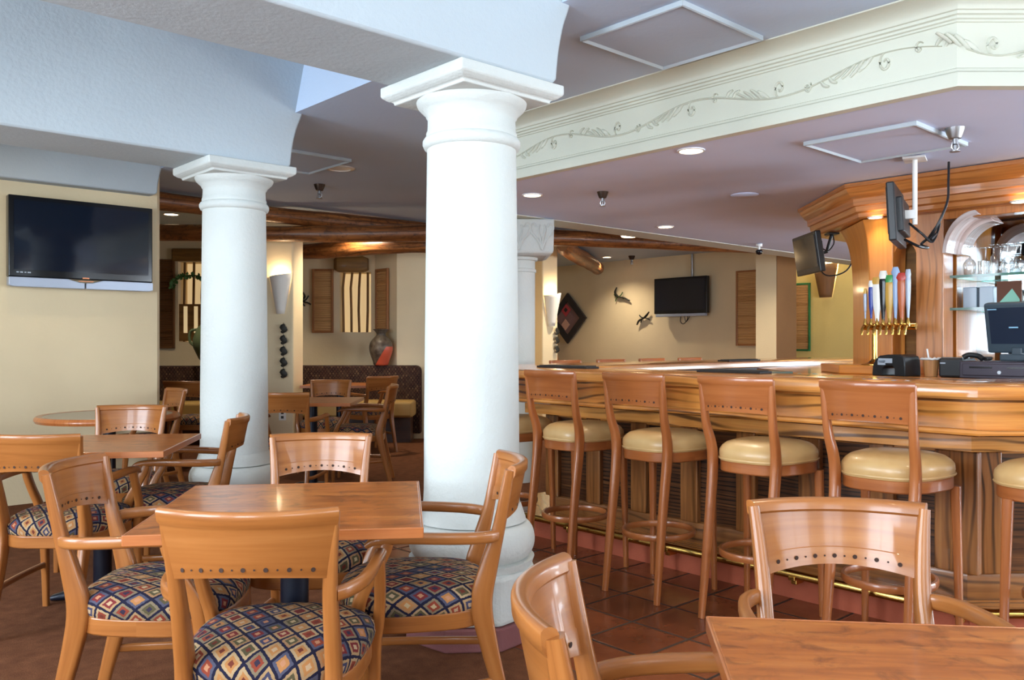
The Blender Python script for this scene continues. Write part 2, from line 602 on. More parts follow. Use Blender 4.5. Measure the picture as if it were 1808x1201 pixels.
roof_beam('trim_1_ceiling_beam', 2.57, 3.08, 2.36, M['white'])
roof_beam('trim_2_ceiling_beam', 4.95, 5.45, 2.36, M['white'])
roof_beam('trim_3_ceiling_beam', 7.28, 7.55, 2.49, M['white'])

# television wall on the left, ending in a rounded free edge
b = MB()
b.prism([(-2.5, 7.4)] + [(2.64, 7.4), (2.67, 7.43), (2.67, 7.67), (2.64, 7.7)] + [(-2.5, 7.7)], 0, ZL)
struct(b.build('wall_left', M['cream'], smooth=40), True)


def wall_open(name, p0, p1, th, h, openings, mat, grid=False):
    """straight wall p0-p1 (its left side is thickened), openings (s0, s1, z0, z1) along it"""
    p0, p1 = Vector(p0), Vector(p1)
    L = (p1 - p0).length
    b = MB()
    def piece(s0, s1, z0, z1):
        if s1 - s0 > 1e-4 and z1 - z0 > 1e-4:
            b.prism([(s0, 0), (s1, 0), (s1, th), (s0, th)], z0, z1)
    s = 0
    for o in sorted(openings):
        piece(s, o[0], 0, h); piece(o[0], o[1], 0, o[2]); piece(o[0], o[1], o[3], h)
        s = o[1]
    piece(s, L, 0, h)
    d = (p1 - p0).normalized()
    xf = Matrix(((d.x, -d.y, 0, p0.x), (d.y, d.x, 0, p0.y), (0, 0, 1, 0), (0, 0, 0, 1)))
    return struct(b.build(name, mat, smooth=0, xf=xf), grid), xf


def daylight_window(n, xf, s0, s1, z0, z1, th, power, grid=True):
    """sash window in a wall made by wall_open, with the daylight that falls through it"""
    w, h = s1 - s0, z1 - z0
    b = MB()
    f = .06
    for (cx, cz, sx, sz) in ((s0 + f / 2, z0 + h / 2, f, h), (s1 - f / 2, z0 + h / 2, f, h), (s0 + w / 2, z0 + f / 2, w, f), (s0 + w / 2, z1 - f / 2, w, f),
                             (s0 + w / 2, z0 + h / 2, .05, h), (s0 + w / 2, z0 + h * .6, w, .04)):
        b.box((cx, th * .5, cz), (sx, .07, sz))
    o = struct(b.build('window_%d' % n, M['white_gloss'], smooth=0, xf=xf), grid)
    p = MB(); p.box((s0 + w / 2, th * .5, z0 + h / 2), (w - .02, .008, h - .02))
    p.build('pane', M['pane'], o, smooth=0, xf=xf)
    L = bpy.data.lights.new('daylight', 'AREA')
    L.shape = 'RECTANGLE'; L.size = w; L.size_y = h; L.energy = power; L.color = (.80, .90, 1.0)
    lo = bpy.data.objects.new('daylight', L)
    COL.objects.link(lo)
    G = Matrix.Rotation(TH, 4, 'Z') if grid else Matrix()
    c = G @ xf @ Vector((s0 + w / 2, th + .06, z0 + h / 2))
    nrm = ((G @ xf).to_3x3() @ Vector((0, -1, 0))).normalized()
    lo.location = c
    lo.rotation_euler = nrm.to_track_quat('-Z', 'Y').to_euler()
    return o


# window walls behind and beside the viewer
wins = [(1.3, 2.8), (3.6, 5.1), (6.2, 7.7), (8.6, 10.1), (10.9, 12.4)]  # last two added, with low sills, to brighten the bar soffit
o, xf = wall_open('wall_front', (13.2, -2.6), (-2.6, -2.6), .2, 3.5, [(15.8 - s1 + 0, 15.8 - s0 + 0, .7 if s0 < 8 else .25, 2.55) for s0, s1 in wins], M['cream'], True)
# openings are measured from the right end of that wall
for k, (s0, s1) in enumerate(wins):
    daylight_window(k + 1, xf, 15.8 - s1, 15.8 - s0, .7 if s0 < 8 else .25, 2.55, .2, DAY_FRONT if k < 3 else FILL_RIGHT)
wins2 = [(.8, 2.6), (3.4, 5.2), (5.9, 7.7)]
o, xf = wall_open('wall_side', (-2.5, -2.6), (-2.5, 7.7), .2, 3.5, [(s0, s1, .6, 3.1) for s0, s1 in wins2], M['cream'], True)
for k, (s0, s1) in enumerate(wins2):
    daylight_window(k + 6, xf, s0, s1, .6, 3.1, .2, DAY_SIDE)

# far walls (world coordinates)
def wall(name, p0, p1, th, mat, openings=(), grid=False, h=2.75):
    return wall_open(name, p0, p1, th, h, list(openings), mat, grid)


YB = 11.45
wall('wall_back', (-7.0, YB), (-1.85, YB), .5, M['cream'], [(2.5, 3.0, 1.26, 2.34), (4.675, 5.10, 1.39, 2.2)])
wall('wall_back_angle', (-1.85, YB), (-1.50, YB - .385), .2, M['cream'])
wall('wall_back_pier', (-1.50, YB - .385), (.10, YB - .385), .3, M['cream'])
wall('wall_back_return', (.10, YB - .385), (.10, 17.2), .2, M['cream'])
wall('wall_far', (-.1, 17.2), (2.5, 17.2), .2, M['cream'])
wall('wall_alcove', (-7.0, 3.4), (-7.0, YB), .2, M['cream'])
wall('wall_right', (11.7, 13.0), (11.7, 6.75), .15, M['cream'], (), True)
o, xf = wall_open('wall_yellow', (13.0, 13.0), (13.0, -2.6), .2, 2.75, [(11.6, 13.2, .25, 2.3), (13.7, 15.3, .25, 2.3)], M['yellow'], True)
for k, (s0, s1) in enumerate([(11.6, 13.2), (13.7, 15.3)]):  # unseen windows added to throw light up at the bar soffit
    daylight_window(k + 11, xf, s0, s1, .25, 2.3, .2, FILL_BAR)
b = MB(); b.prism([(11.0, 6.46), (11.54, 6.46), (11.72, 6.74), (11.72, 6.79), (11.0, 6.79)], 0, ZL)
b.cur = 1; b.prism(rect(11.004, 11.54, 6.448, 6.458), 0, ZL)  # one pier face in a browner colour than the rest
struct(b.build('trim_4_wall_pier', [M['cream'], M['brown_wall']], smooth=0), True)
# pier in front of the nook that carries the left sconce, and the far pier with the other sconce
b = MB(); b.prism(rect(-3.35, -2.445, 9.5, 9.95), 0, ZL)
struct(b.build('trim_5_wall_pier', M['cream'], smooth=0, bevel=.02))
cp = toab(.44, 12.2)
b = MB(); b.prism(rect(cp[0], cp[0] + .31, cp[1], cp[1] + .9), 0, ZL)
struct(b.build('trim_6_wall_pier', M['cream'], smooth=0, bevel=.02), True)


# ------------------------------------------------------------------ columns
def column(X, Y, name):
    o = empty(name, (X, Y, 0), TH)
    o['kind'] = 'structure'
    def oct_(r): return [(r * math.cos(PI / 8 + k * PI / 4 + .12), r * math.sin(PI / 8 + k * PI / 4 + .12)) for k in range(8)]
    b = MB(); b.prism(oct_(.30), 0, .095); b.build('baseboard', M['mauve'], o, smooth=0, bevel=.008)
    b = MB(); b.prism(oct_(.292), .095, .30); b.build('pedestal', M['column'], o, smooth=0, bevel=.02)
    b = MB()
    pr = [(.0, .30), (.262, .30), (.272, .33)] + [(.222 + .052 * math.cos(t), .405 + .078 * math.sin(t)) for t in [k * PI / 12 - PI / 2.6 for k in range(12)]] + [(.236, .487), (.232, .50), (.222, .53), (.212, .56)]
    b.lathe(pr, 48)
    b.build('base_torus', M['column'], o, smooth=50)
    b = MB()
    b.lathe([(.21, .555), (.207, .62), (.206, .9), (.2, 1.5), (.193, 2.08)], 48)
    b.build('shaft', M['column'], o, smooth=60)
    b = MB()
    b.lathe([(.193, 2.08), (.205, 2.085), (.212, 2.1), (.212, 2.115), (.204, 2.128), (.196, 2.132), (.197, 2.15), (.192, 2.16), (.190, 2.2), (.191, 2.215), (.198, 2.222), (.2, 2.232),
             (.215, 2.245), (.232, 2.262), (.238, 2.275), (.24, 2.285), (.235, 2.29)], 48)
    b.build('capital_ring', M['column'], o, smooth=50)
    b = MB()
    sq = [[(-h, -h), (h, -h), (h, h), (-h, h)] for h in (.242, .242, .256, .268, .278, .284, .284)]
    zs = (2.282, 2.295, 2.299, 2.305, 2.312, 2.318, 2.36)
    b.loft([[(p[0], p[1], z) for p in r] for r, z in zip(sq, zs)])
    b.build('abacus', M['column'], o, smooth=0, bevel=.006)
    return o


column(-.175, 3.69, 'trim_7_column')
column(-1.764, 5.40, 'trim_8_column')

# carved square capital on the slim column at the far end of the bar soffit
o = struct(empty('trim_9_column', (.045, 7.72, 0), .05))
b = MB(); b.lathe([(.18, .0), (.18, .2), (.165, .24), (.165, 1.88), (.175, 1.885), (.175, 1.91), (.165, 1.915), (.165, 1.985), (.185, 1.99), (.19, 2.01), (.185, 2.02)], 40)
b.build('shaft', M['column'], o, smooth=40)
b = MB(); b.loft([[(-h, -h, z), (h, -h, z), (h, h, z), (-h, h, z)] for h, z in ((.25, 2.015), (.30, 2.035), (.305, 2.06), (.31, ZS - .005))])
cb = b.build('capital_block', M['column'], o, smooth=0, bevel=.012)
b = MB()
def leaf(cx, cz, pts, r=.011):
    for sgn in (-1, 1):
        b.tube([(cx + sgn * p[0], -.312, cz + p[1]) for p in spline(pts, 5)], (r, r), n=6)
for cx in (-.0, .2, -.2):
    leaf(cx, 2.06, [(0, .0), (.03, .08), (.08, .14), (.10, .2), (.07, .23), (.05, .2)])
    leaf(cx, 2.06, [(0, .0), (.012, .1), (.03, .17), (.02, .22)], .009)
b.build('leaf_relief', M['column'], cb)

# ------------------------------------------------------------------ bar soffit
SQ = [(13.0, .0), (13, .0)]
cs2 = toab(3.3, 3.63); cs1 = toab(1.90, 3.63)
SOF = [(12.9, cs2[1]), cs2, (3.85, cs1[1]), (3.85, 4.6), (4.85, 5.6), (12.9, 5.6)]
b = MB(); b.prism(offset_path(SOF, .03)[::-1], ZS + .004, ZS + .05)
struct(b.build('ceiling_bar_soffit', M['soffit'], smooth=0), True)
b = MB()
cove = [(-.165 + .125 * math.sin(t), ZL - .006 - .05 * (1 - math.cos(t))) for t in [k * PI / 16 for k in range(9)]]
prof = [(-.17, ZL + .01)] + cove + [(-.038, ZL - .058), (-.03, ZL - .06), (-.03, ZL - .073), (-.018, ZL - .077), (-.018, ZL - .088), (-.008, ZL - .092), (-.008, ZL - .1), (0, ZL - .103),
        (0, ZS + .088), (-.012, ZS + .082), (-.016, ZS + .07), (-.03, ZS + .06), (-.036, ZS + .035), (-.034, ZS), (.02, ZS - .001), (.02, ZL + .01)]
b.sweep(SOF, prof)
fr = struct(b.build('trim_10_soffit_cornice', M['crown'], smooth=30), True)
slab('trim_11_soffit_far_border', [(4.6, 5.32), (12.9, 5.32), (12.9, 5.6), (4.85, 5.6)], ZS - .002, ZS + .03, M['crown'])


def scrolls(p0, p1, flip=False):
    """raised plaster scrollwork along one run of the frieze (grid coordinates)"""
    p0, p1 = Vector(p0), Vector(p1)
    L = (p1 - p0).length
    d = (p1 - p0).normalized(); nrm = Vector((-d.y, d.x))
    b = MB()
    z0 = (ZS + .088 + ZL - .103) / 2
    def put(pts, r):
        P = [(p0.x + d.x * u + nrm.x * .001, p0.y + d.y * u + nrm.y * .001, z0 + w * 1.5) for u, w in pts]
        N = len(P)
        b.tube(P, [(r * (.35 + .65 * math.sin(PI * (i + .6) / (N + .2))), .011) for i in range(N)], side=(0, 0, 1), n=6)
    def spiral(cx, cz, r, t0, turns, s):
        return [(cx + s * r * (1 - k / 26) * math.cos(t0 + turns * 2 * PI * k / 22), cz + r * (1 - k / 26) * math.sin(t0 + turns * 2 * PI * k / 22)) for k in range(22)]
    # a long wandering stem with curled tendrils and fans of leaves
    per = L / max(1, round(L / .92))
    n = int(L / .02)
    wave = lambda u: .030 * math.sin(2 * PI * u / per)
    put([(.04 + (L - .08) * k / n, wave(.04 + (L - .08) * k / n)) for k in range(n + 1)], .006)
    h = 0
    u = per * .25
    while u < L - .04:
        sg = 1 if h % 2 == 0 else -1
        c0 = wave(u) - sg * .030
        put(spiral(u + .02, c0, .030, PI / 2 * sg, 1.25 * -sg, 1), .007)
        put(spiral(u - .13, c0 + sg * .018, .02, PI * .2, 1.0 * sg, -1), .006)
        for q, (du, w) in enumerate(((.10, .030), (.14, .036), (.18, .030), (.22, .022))):
            x = u + du
            put(spline([(x - .02, wave(x - .02)), (x + .015, wave(x) - sg * w * .6), (x + .045, wave(x) - sg * w * 1.1)], 5), .012 - .0015 * q)
        for du in (-.20, -.24):
            x = u + du
            put(spline([(x, wave(x)), (x - .015, wave(x) + sg * .015), (x - .04, wave(x) + sg * .022)], 5), .010)
        u += per / 2; h += 1
    return b.build('scroll_relief', M['crown'], fr, smooth=60)


a_l = SOF[2][1]
scrolls((3.85, a_l + .02), (3.85, 4.6))
scrolls(SOF[1], SOF[2])


# ------------------------------------------------------------------ ceiling hatches
def hatch(name, b0, b1, a0, a1, z, label, t=.022):
    o = empty(name, (0, 0, 0), TH)
    tag(o, label, 'ceiling hatch')
    m = MB()
    m.sweep([(b0, a0), (b0, a1), (b1, a1), (b1, a0), (b0, a0 - .0001)], [(0, z), (0, z - t), (.008, z - t - .003), (.018, z - t * .5), (.018, z)])
    m.build('hatch_frame', M['white'], o, smooth=0)
    m = MB(); m.box(((b0 + b1) / 2, (a0 + a1) / 2, z - .006), (b1 - b0 - .034, a1 - a0 - .034, .012))
    m.build('hatch_panel', M['ceiling' if z > 2.5 else 'soffit'], o, smooth=0)
    return o


hatch('ceiling_hatch', 2.99, 3.63, 2.20, 2.80, ZL, 'square framed access hatch in the grey ceiling above the bar cornice')
hatch('ceiling_hatch', 3.0, 3.63, 5.9, 6.58, ZL, 'square framed access hatch in the dark ceiling behind the second column')
hatch('ceiling_hatch', 4.28, 4.95, 1.75, 2.35, ZS + .004, 'thin framed access hatch in the bar soffit above the wooden canopy', .02)
# ================================================================== seating
def add_splat(b, W, z0, z1, yend, sag, lean, th, bead, arch=0.0):
    """bowed back panel: ends at y=yend, middle sag further back, topped by a rolled crest"""
    n = 18
    prof = []
    zb = z1 - bead * .7
    prof += [(-th / 2, z0), (th / 2, z0), (th / 2, z0 + .045), (th / 2 - .002, z0 + .047)]
    prof += [(th / 2 - .002, zb - .022), (th / 2 + .004, zb - .016)]
    prof += [(bead * .9 * math.cos(t), zb + bead * .7 * math.sin(t)) for t in [k * PI / 6 for k in range(0, 7)]]
    prof += [(-th / 2 - .006, zb - .02), (-th / 2 - .001, zb - .028), (-th / 2, zb - .034)]
    rings = []
    for i in range(n + 1):
        q = -1 + 2 * i / n
        w = W / 2 * 1.0
        ring = []
        for d, z in prof:
            t = (z - z0) / (z1 - z0)
            x = q * (w - .008 + .024 * t)
            y = yend - sag * (1 - q * q) - lean * t
            z = z + arch * (1 - q * q) * max(0, 1 - t * 1.3)
            nx, ny = (q * 2 * sag / w), 1.0
            l = math.hypot(nx, ny)
            ring.append((x - d * nx / l * 1, y + d * ny / l * 1, z))
        rings.append(ring)
    b.cur = 0
    b.loft(rings)
    # dark discs as painted shade of drilled holes, alternately large and small, along lower edge
    b.cur = 1
    for k in range(-6, 7):
        q = k / 7.6
        big = k % 2 == 0
        r = .0054 if big else .0024
        x = q * (W / 2 - .005); z = z0 + .022 + arch * (1 - q * q) * .83
        y = yend - sag * (1 - q * q) - lean * .022 / (z1 - z0)
        l = math.hypot(q * 2 * sag / (W / 2), 1)
        nv = Vector((-(q * 2 * sag / (W / 2)) / l, 1 / l, 0)); tv = Vector((nv.y, -nv.x, 0))
        for sgn in (1, -1):
            c = Vector((x, y, z)) + nv * (sgn * (th / 2 + .0017))
            b.poly([c + tv * (r * math.cos(a)) * sgn + Vector((0, 0, r * math.sin(a))) for a in [j * PI / 5 for j in range(10)]])
    b.cur = 0


def cushion(b, yb, yf, wb, wf, z0, z1, bulge=.02, corner=3.2, swell=.03):
    N = 40
    base = []
    for k in range(N):
        a = 2 * PI * k / N
        ca, sa = math.cos(a), math.sin(a)
        x = math.copysign(abs(ca) ** (2 / corner), ca); y = math.copysign(abs(sa) ** (2 / corner), sa)
        t = (y + 1) / 2
        w = wb + (wf - wb) * t
        base.append((x * w / 2, yb + (yf - yb) * t + swell * (1 - x * x) * max(y, 0), x, y))
    cx, cy = 0, (yb + yf) / 2
    hh = z1 - z0
    lev = [(1.0, 0), (1.0 + bulge, .12), (1.0 + bulge * 1.6, .3), (1.0 + bulge, .5), (.955, .68), (.86, .83), (.7, .93), (.45, .985), (.2, 1.0), (.02, 1.0)]
    rings = [[(cx + (p[0] - cx) * s, cy + (p[1] - cy) * s, z0 + hh * t) for p in base] for s, t in lev]
    # arc length from the middle gives an unrolled cloth
    uvs = []
    for li in range(len(lev)):
        for k in range(N):
            L = 0
            for lj in range(len(lev) - 1, li, -1):
                L += (Vector(rings[lj][k]) - Vector(rings[lj - 1][k])).length
            d = Vector((base[k][0] - cx, base[k][1] - cy)); d.normalize()
            uvs.append((d.x * L, d.y * L))
    b.loft(rings, uvs=uvs)
    return base


def make_chair():
    root = empty('dining_chair')
    w = M['chair']
    # padded seat and its bent frame
    b = MB(); cushion(b, -.205, .235, .40, .50, .428, .515)
    b.build('seat_cushion', M['kilim'], root, smooth=60)
    b = MB()
    base = cushion(MB(), -.21, .24, .405, .49, 0, 1)
    b.prism([(p[0], p[1]) for p in base], .375, .43)
    b.build('seat_frame', w, root, smooth=50, bevel=.006)
    b = MB(); add_splat(b, .376, .70, .872, -.235, .06, .03, .02, .0155, .018)
    b.build('backrest', [w, M['hole']], root, smooth=40)
    for s in (-1, 1):
        P = [(s * .180, -.275, 0), (s * .177, -.235, .16), (s * .176, -.192, .33), (s * .178, -.172, .45), (s * .178, -.195, .56), (s * .179, -.224, .67), (s * .187, -.245, .78), (s * .196, -.258, .858)]
        Q = [(.014, .018), (.016, .022), (.018, .029), (.019, .034), (.018, .028), (.017, .02), (.015, .017), (.012, .014)]
        pp = spline([p + q for p, q in zip(P, Q)], 4)
        b = MB(); b.tube([p[:3] for p in pp], [(p[3], p[4]) for p in pp], side=(1, 0, 0), n=12, sq=4)
        b.build('leg', w, root, smooth=50)
        pp = spline([(s * .222, .225, 0, .013, .013), (s * .222, .218, .2, .016, .017), (s * .224, .208, .38, .018, .022), (s * .232, .203, .44, .018, .022), (s * .240, .188, .50, .016, .020),
                     (s * .246, .150, .57, .016, .018), (s * .248, .120, .63, .016, .018), (s * .248, .112, .655, .016, .018)], 4)
        b = MB(); b.tube([p[:3] for p in pp], [(p[3], p[4]) for p in pp], side=(1, 0, 0), n=12, sq=4)
        b.build('leg', w, root, smooth=50)
        pp = spline([(s * .240, .175, .648, .018, .008), (s * .248, .14, .664, .017, .014), (s * .252, .05, .668, .014, .017), (s * .250, -.05, .664, .013, .018), (s * .238, -.135, .660, .013, .018),
                     (s * .214, -.19, .657, .012, .018), (s * .190, -.218, .655, .011, .017)], 5)
        b = MB(); b.tube([p[:3] for p in pp], [(p[3], p[4]) for p in pp], side=(1, 0, 0), n=12, sq=3.2)
        b.build('armrest', w, root, smooth=60)
        b = MB(); b.tube(spline([(s * .22, .215, .2), (s * .219, .05, .2), (s * .205, -.12, .2), (s * .180, -.215, .205)], 4), (.009, .014), side=(1, 0, 0), n=10, sq=3.5)
        b.build('stretcher', w, root, smooth=60)
    return root


def make_stool():
    root = empty('bar_stool')
    w = M['stool']
    b = MB(); cushion(b, -.165, .235, .335, .425, .712, .808, .015, 3.0)
    sc = b.build('seat_cushion', M['vinyl'], root, smooth=60)
    b = MB()
    base = cushion(MB(), -.165, .235, .34, .43, 0, 1, corner=3.0)
    pts = [(p[0] * 1.012, p[1] * 1.012, .722) for p in base]
    b.tube(pts, (.005, .005), n=6, loop=True)
    b.build('piping', M['vinyl'], sc, smooth=60)
    b = MB()
    b.prism([(p[0] * .985, p[1] * .985) for p in base], .662, .713)
    b.build('seat_frame', w, root, smooth=50, bevel=.006)
    b = MB(); add_splat(b, .345, .938, 1.10, -.195, .035, .022, .018, .013, .008)
    b.build('backrest', [w, M['hole']], root, smooth=40)
    for s in (-1, 1):
        P = [(s * .163, -.235, 0, .013, .014), (s * .16, -.205, .25, .016, .02), (s * .158, -.172, .5, .017, .025), (s * .160, -.150, .68, .018, .027), (s * .163, -.155, .78, .017, .025),
             (s * .170, -.187, .88, .015, .02), (s * .174, -.203, .99, .014, .016), (s * .178, -.214, 1.088, .011, .013)]
        pp = spline(P, 4)
        b = MB(); b.tube([p[:3] for p in pp], [(p[3], p[4]) for p in pp], side=(1, 0, 0), n=12, sq=4)
        b.build('leg', w, root, smooth=50)
        b = MB(); b.tube([(s * .196, .192, 0), (s * .192, .187, .3), (s * .186, .178, .67)], [(.012, .012), (.015, .015), (.019, .019)], side=(1, 0, 0), n=12, sq=4)
        b.build('leg', w, root, smooth=50)
    b = MB()
    pts = []
    for k in range(36):
        a = 2 * PI * k / 36
        pts.append((.172 * math.cos(a), -.012 + .185 * math.sin(a), .295))
    b.tube(pts, (.016, .009), side=(0, 0, 1), n=8, sq=3.5, loop=True)
    b.build('footrest_ring', w, root, smooth=60)
    return root


def make_table():
    root = empty('dining_table')
    b = MB(); b.box((0, 0, .746), (.755, .755, .028))
    b.build('tabletop', M['table'], root, smooth=0, bevel=.003)
    b = MB()
    p = [(-.381, -.381), (-.381, .381), (.381, .381), (.381, -.381)]
    for i in range(4):
        q, r = Vector(p[i]), Vector(p[(i + 1) % 4])
        c = (q + r) / 2
        sx = (abs(r.x - q.x) or .005, abs(r.y - q.y) or .005)
        off = Vector((-c.y, c.x)).normalized() * 0
        b.box((c.x * .995, c.y * .995, .746), (sx[0], sx[1], .0285), grain=0 if sx[0] > .1 else 1)
    b.build('edge_band', M['table_edge'], root, smooth=0, bevel=.002)
    b = MB(); b.lathe([(.0, .715), (.15, .715), (.15, .731), (.0, .731)], 24)
    b.build('support_plate', M['iron'], root, smooth=30)
    b = MB(); b.lathe([(.042, .02), (.042, .716)], 24)
    b.build('pedestal', M['iron'], root, smooth=60)
    b = MB()
    for k in range(2):
        a = k * PI / 2
        d = Vector((math.cos(a), math.sin(a), 0))
        b.tube([d * -.23 + Vector((0, 0, .014)), d * -.1 + Vector((0, 0, .035)), d * .1 + Vector((0, 0, .035)), d * .23 + Vector((0, 0, .014))], [(.028, .012), (.035, .03), (.035, .03), (.028, .012)], side=(-d.y, d.x, 0), n=10, sq=3.5)
    b.build('foot', M['iron'], root, smooth=50)
    return root


def put(proto, state, loc, fwd, label, group):
    o = proto if not state['used'] else copy_tree(proto)
    state['used'] = True
    o.location = (loc[0], loc[1], 0)
    o.rotation_euler = (0, 0, math.atan2(-fwd[0], fwd[1]))
    tag(o, label, state['cat'], group)
    return o


chair, cst = make_chair(), {'used': False, 'cat': 'chair'}
G1 = 'patterned armchairs around the dining tables'
CH = [
    ((-.612, 2.222), (-.02, 1), 'wooden armchair seen from behind at the front of the nearest whole table'),
    ((-1.135, 2.735), (1, .04), 'wooden armchair side-on at the left end of the nearest whole table'),
    ((-.285, 2.78), (-.99, -.11), 'wooden armchair facing left, standing right against the big white column'),
    ((-.766, 3.262), (.10, -.99), 'wooden armchair facing us across the nearest whole table, window light on its back'),
    ((-1.995, 3.805), (.02, 1), 'wooden armchair seen from behind, cut off by the left edge of the photo'),
    ((-1.70, 4.37), (-.985, -.17), 'wooden armchair facing left, between the second table and the second column'),
    ((-2.275, 4.865), (.08, -1), 'wooden armchair facing us on the far side of the second table'),
    ((-2.985, 6.875), (-.74, -.673), 'wooden armchair at the free edge of the television wall'),
    ((-3.24, 8.66), (0, 1), 'shadowed armchair glimpsed in the gap between television wall and second column'),
    ((-1.745, 6.74), (.02, 1), 'armchair seen from behind right beside the second column in the back room'),
    ((-1.83, 8.36), (.03, -1), 'armchair facing us behind the back room table between the columns'),
    ((-1.36, 7.66), (-.99, -.08), 'armchair facing left at the right side of the back room table'),
    ((-1.64, 9.80), (-.673, .74), 'armchair turned away, standing right before the tan seat of the patterned booth'),
    ((.748, 1.76), (-.10, -.995), 'large armchair facing us behind the burl table at the lower right'),
    ((.335, 1.30), (.993, -.115), 'armchair with bowed back at bottom centre, facing right to the burl table'),
]
for loc, f, lab in CH:
    put(chair, cst, loc, f, lab, G1)

table, tst = make_table(), {'used': False, 'cat': 'table'}
G2 = 'square pedestal dining tables'
for loc, f, lab in [
    ((-.66, 2.58), (-.125, .99), 'square orange wood table among four armchairs before the big column'),
    ((-2.0, 4.15), (-.14, .99), 'square wood table at the left, before the television wall'),
    ((.682, 1.10), (-.115, -.99), 'burl wood table cut off by the lower right corner'),
    ((-1.70, 7.24), (-.03, 1), 'square table in the back room between the two columns'),
    ((-2.03, 10.02), (0, 1), 'small table tucked close to the patterned booth'),
]:
    put(table, tst, loc, f, lab, G2)

rt = empty('round_table', (-2.76, 5.82, 0))
tag(rt, 'round table with a thick wooden rim below the wall television', 'table')
b = MB(); b.lathe([(0, .757), (.405, .757), (.405, .73), (0, .73)], 48); b.build('tabletop', plain('grey_laminate', lin(176, 164, 146), .3), rt, smooth=30)
b = MB(); b.lathe([(.405, .758), (.44, .76), (.452, .75), (.455, .735), (.445, .718), (.405, .716)], 64); b.build('rim', M['table_edge'], rt, smooth=40)
b = MB(); b.lathe([(.0, .0), (.26, .0), (.26, .015), (.06, .04), (.042, .06), (.042, .70), (.15, .716), (.15, .73), (.0, .73)], 32); b.build('pedestal', M['iron'], rt, smooth=40)

stool, sst = make_stool(), {'used': False, 'cat': 'bar stool'}
G3 = 'bar stools along the near side of the bar'
for n, (a, lab) in enumerate([(1.52, 'tan-seated bar stool standing last on the right of the near row'), (2.11, 'tan-seated bar stool, third of the four whole stools from the big column'),
                              (2.69, 'tan-seated bar stool, second whole stool from the big column'), (3.27, 'tan-seated bar stool, first whole stool right of the big column'),
                              (3.84, 'tan-seated bar stool mostly hidden behind the big column')]):
    P = ab(3.465, a)
    put(stool, sst, (P.x, P.y), (CS, SN), lab, G3)
put(stool, sst, (2.10, 3.15), (-SN, CS), 'tan-seated bar stool cut off by the right edge, by the bar corner', G3)
G4 = 'bar stools along the far side of the bar'
for n, (bb, lab) in enumerate([(5.24, 'bar stool back peeking over the far bar top beside the white column'), (5.83, 'bar stool back peeking over the far bar top, second from the white column'),
                               (6.42, 'bar stool back peeking over the far bar top below the bird ornaments'), (7.02, 'bar stool back peeking over the far bar top below the far television')]):
    P = ab(bb, 4.86)
    put(stool, sst, (P.x, P.y), (SN, -CS), lab, G4)
# ================================================================== the bar
q1 = toab(3.6, 3.245)
xc = (3.5 - SN * 3.245) / CS          # where the near front meets the chamfer
q2 = (3.5, -SN * xc + CS * 3.245)
BAR = [(9.4, q1[1]), q1, q2, (3.5, 4.1), (4.2, 4.8), (9.4, 4.8)]
ZT = 1.085
bar = empty('bar_counter', (0, 0, 0), TH)
tag(bar, 'long varnished oak bar counter wrapping round the serving area', 'bar counter')


def swept(name, prof, mat, parent=bar, path=BAR, smooth=30):
    b = MB(); b.sweep(path, prof)
    return b.build(name, mat, parent, smooth=smooth)


swept('bar_top', [(.006, ZT - .055), (0, ZT - .046), (0, ZT - .012), (.004, ZT - .004), (.014, ZT), (.63, ZT), (.645, ZT - .006), (.65, ZT - .02), (.65, ZT - .055)], M['oak_top'])
swept('fascia', [(.04, .905), (.04, ZT - .068), (.052, ZT - .069), (.052, ZT - .055), (.08, ZT - .055), (.08, .905)], M['oak'])
swept('fascia_moulding', [(.012, .892), (.008, .9), (.012, .91), (.03, .914), (.12, .914), (.12, .885), (.03, .885)], M['oak'])
swept('frieze', [(.25, .80), (.25, .90), (.30, .90), (.30, .80)], M['oak'])
swept('frieze_soffit', [(.10, .888), (.10, .898), (.27, .898), (.27, .888)], M['oak_dark'])
swept('front_panel', [(.45, .13), (.45, .90), (.50, .90), (.50, .13)], M['oak_dark'])
swept('top_rail', [(.425, .77), (.425, .82), (.27, .82), (.27, .835), (.46, .835), (.46, .77)], M['oak'])
swept('plinth', [(.425, .125), (.425, .235), (.432, .25), (.45, .255), (.46, .125)], M['oak_shade'])
swept('ledge', [(.295, .118), (.29, .13), (.295, .14), (.46, .14), (.46, .118)], M['oak'])
swept('tile_curb', [(.31, 0), (.31, .118), (.6, .118), (.6, 0)], M['red_tile'])
swept('back_panel', [(.60, .1), (.60, ZT - .06), (.62, ZT - .06), (.62, .1)], M['dark_wood'])
swept('work_shelf', [(.62, .94), (.62, .97), (.9, .97), (.9, .94)], M['steel'])
# pilasters between the dark panels
a = q2[1] + .2
k = 0
while a < 4.1:
    b = MB(); b.box((3.94, a, .515), (.045, .115, .53), grain=2)
    b.build('pilaster', M['oak_shade'], bar, smooth=0, bevel=.006)
    a += .36
d = Vector(q1) - Vector(q2); L = d.length; d.normalize()
op = offset_path(BAR, .44)
for t in (.08, .55, .95):
    c = op[2] + d * t
    b = MB(); b.box((c.x, c.y, .515), (.12, .045, .53), grain=2, yaw=math.atan2(d.y, d.x))
    b.build('pilaster', M['oak_shade'], bar, smooth=0, bevel=.006)
for s, lab in ((-.07, 'corner'),):
    b = MB(); c = op[2]; b.box((3.945, c.y + .07, .515), (.05, .12, .53), grain=2); b.build('pilaster', M['oak_shade'], bar, smooth=0, bevel=.006)
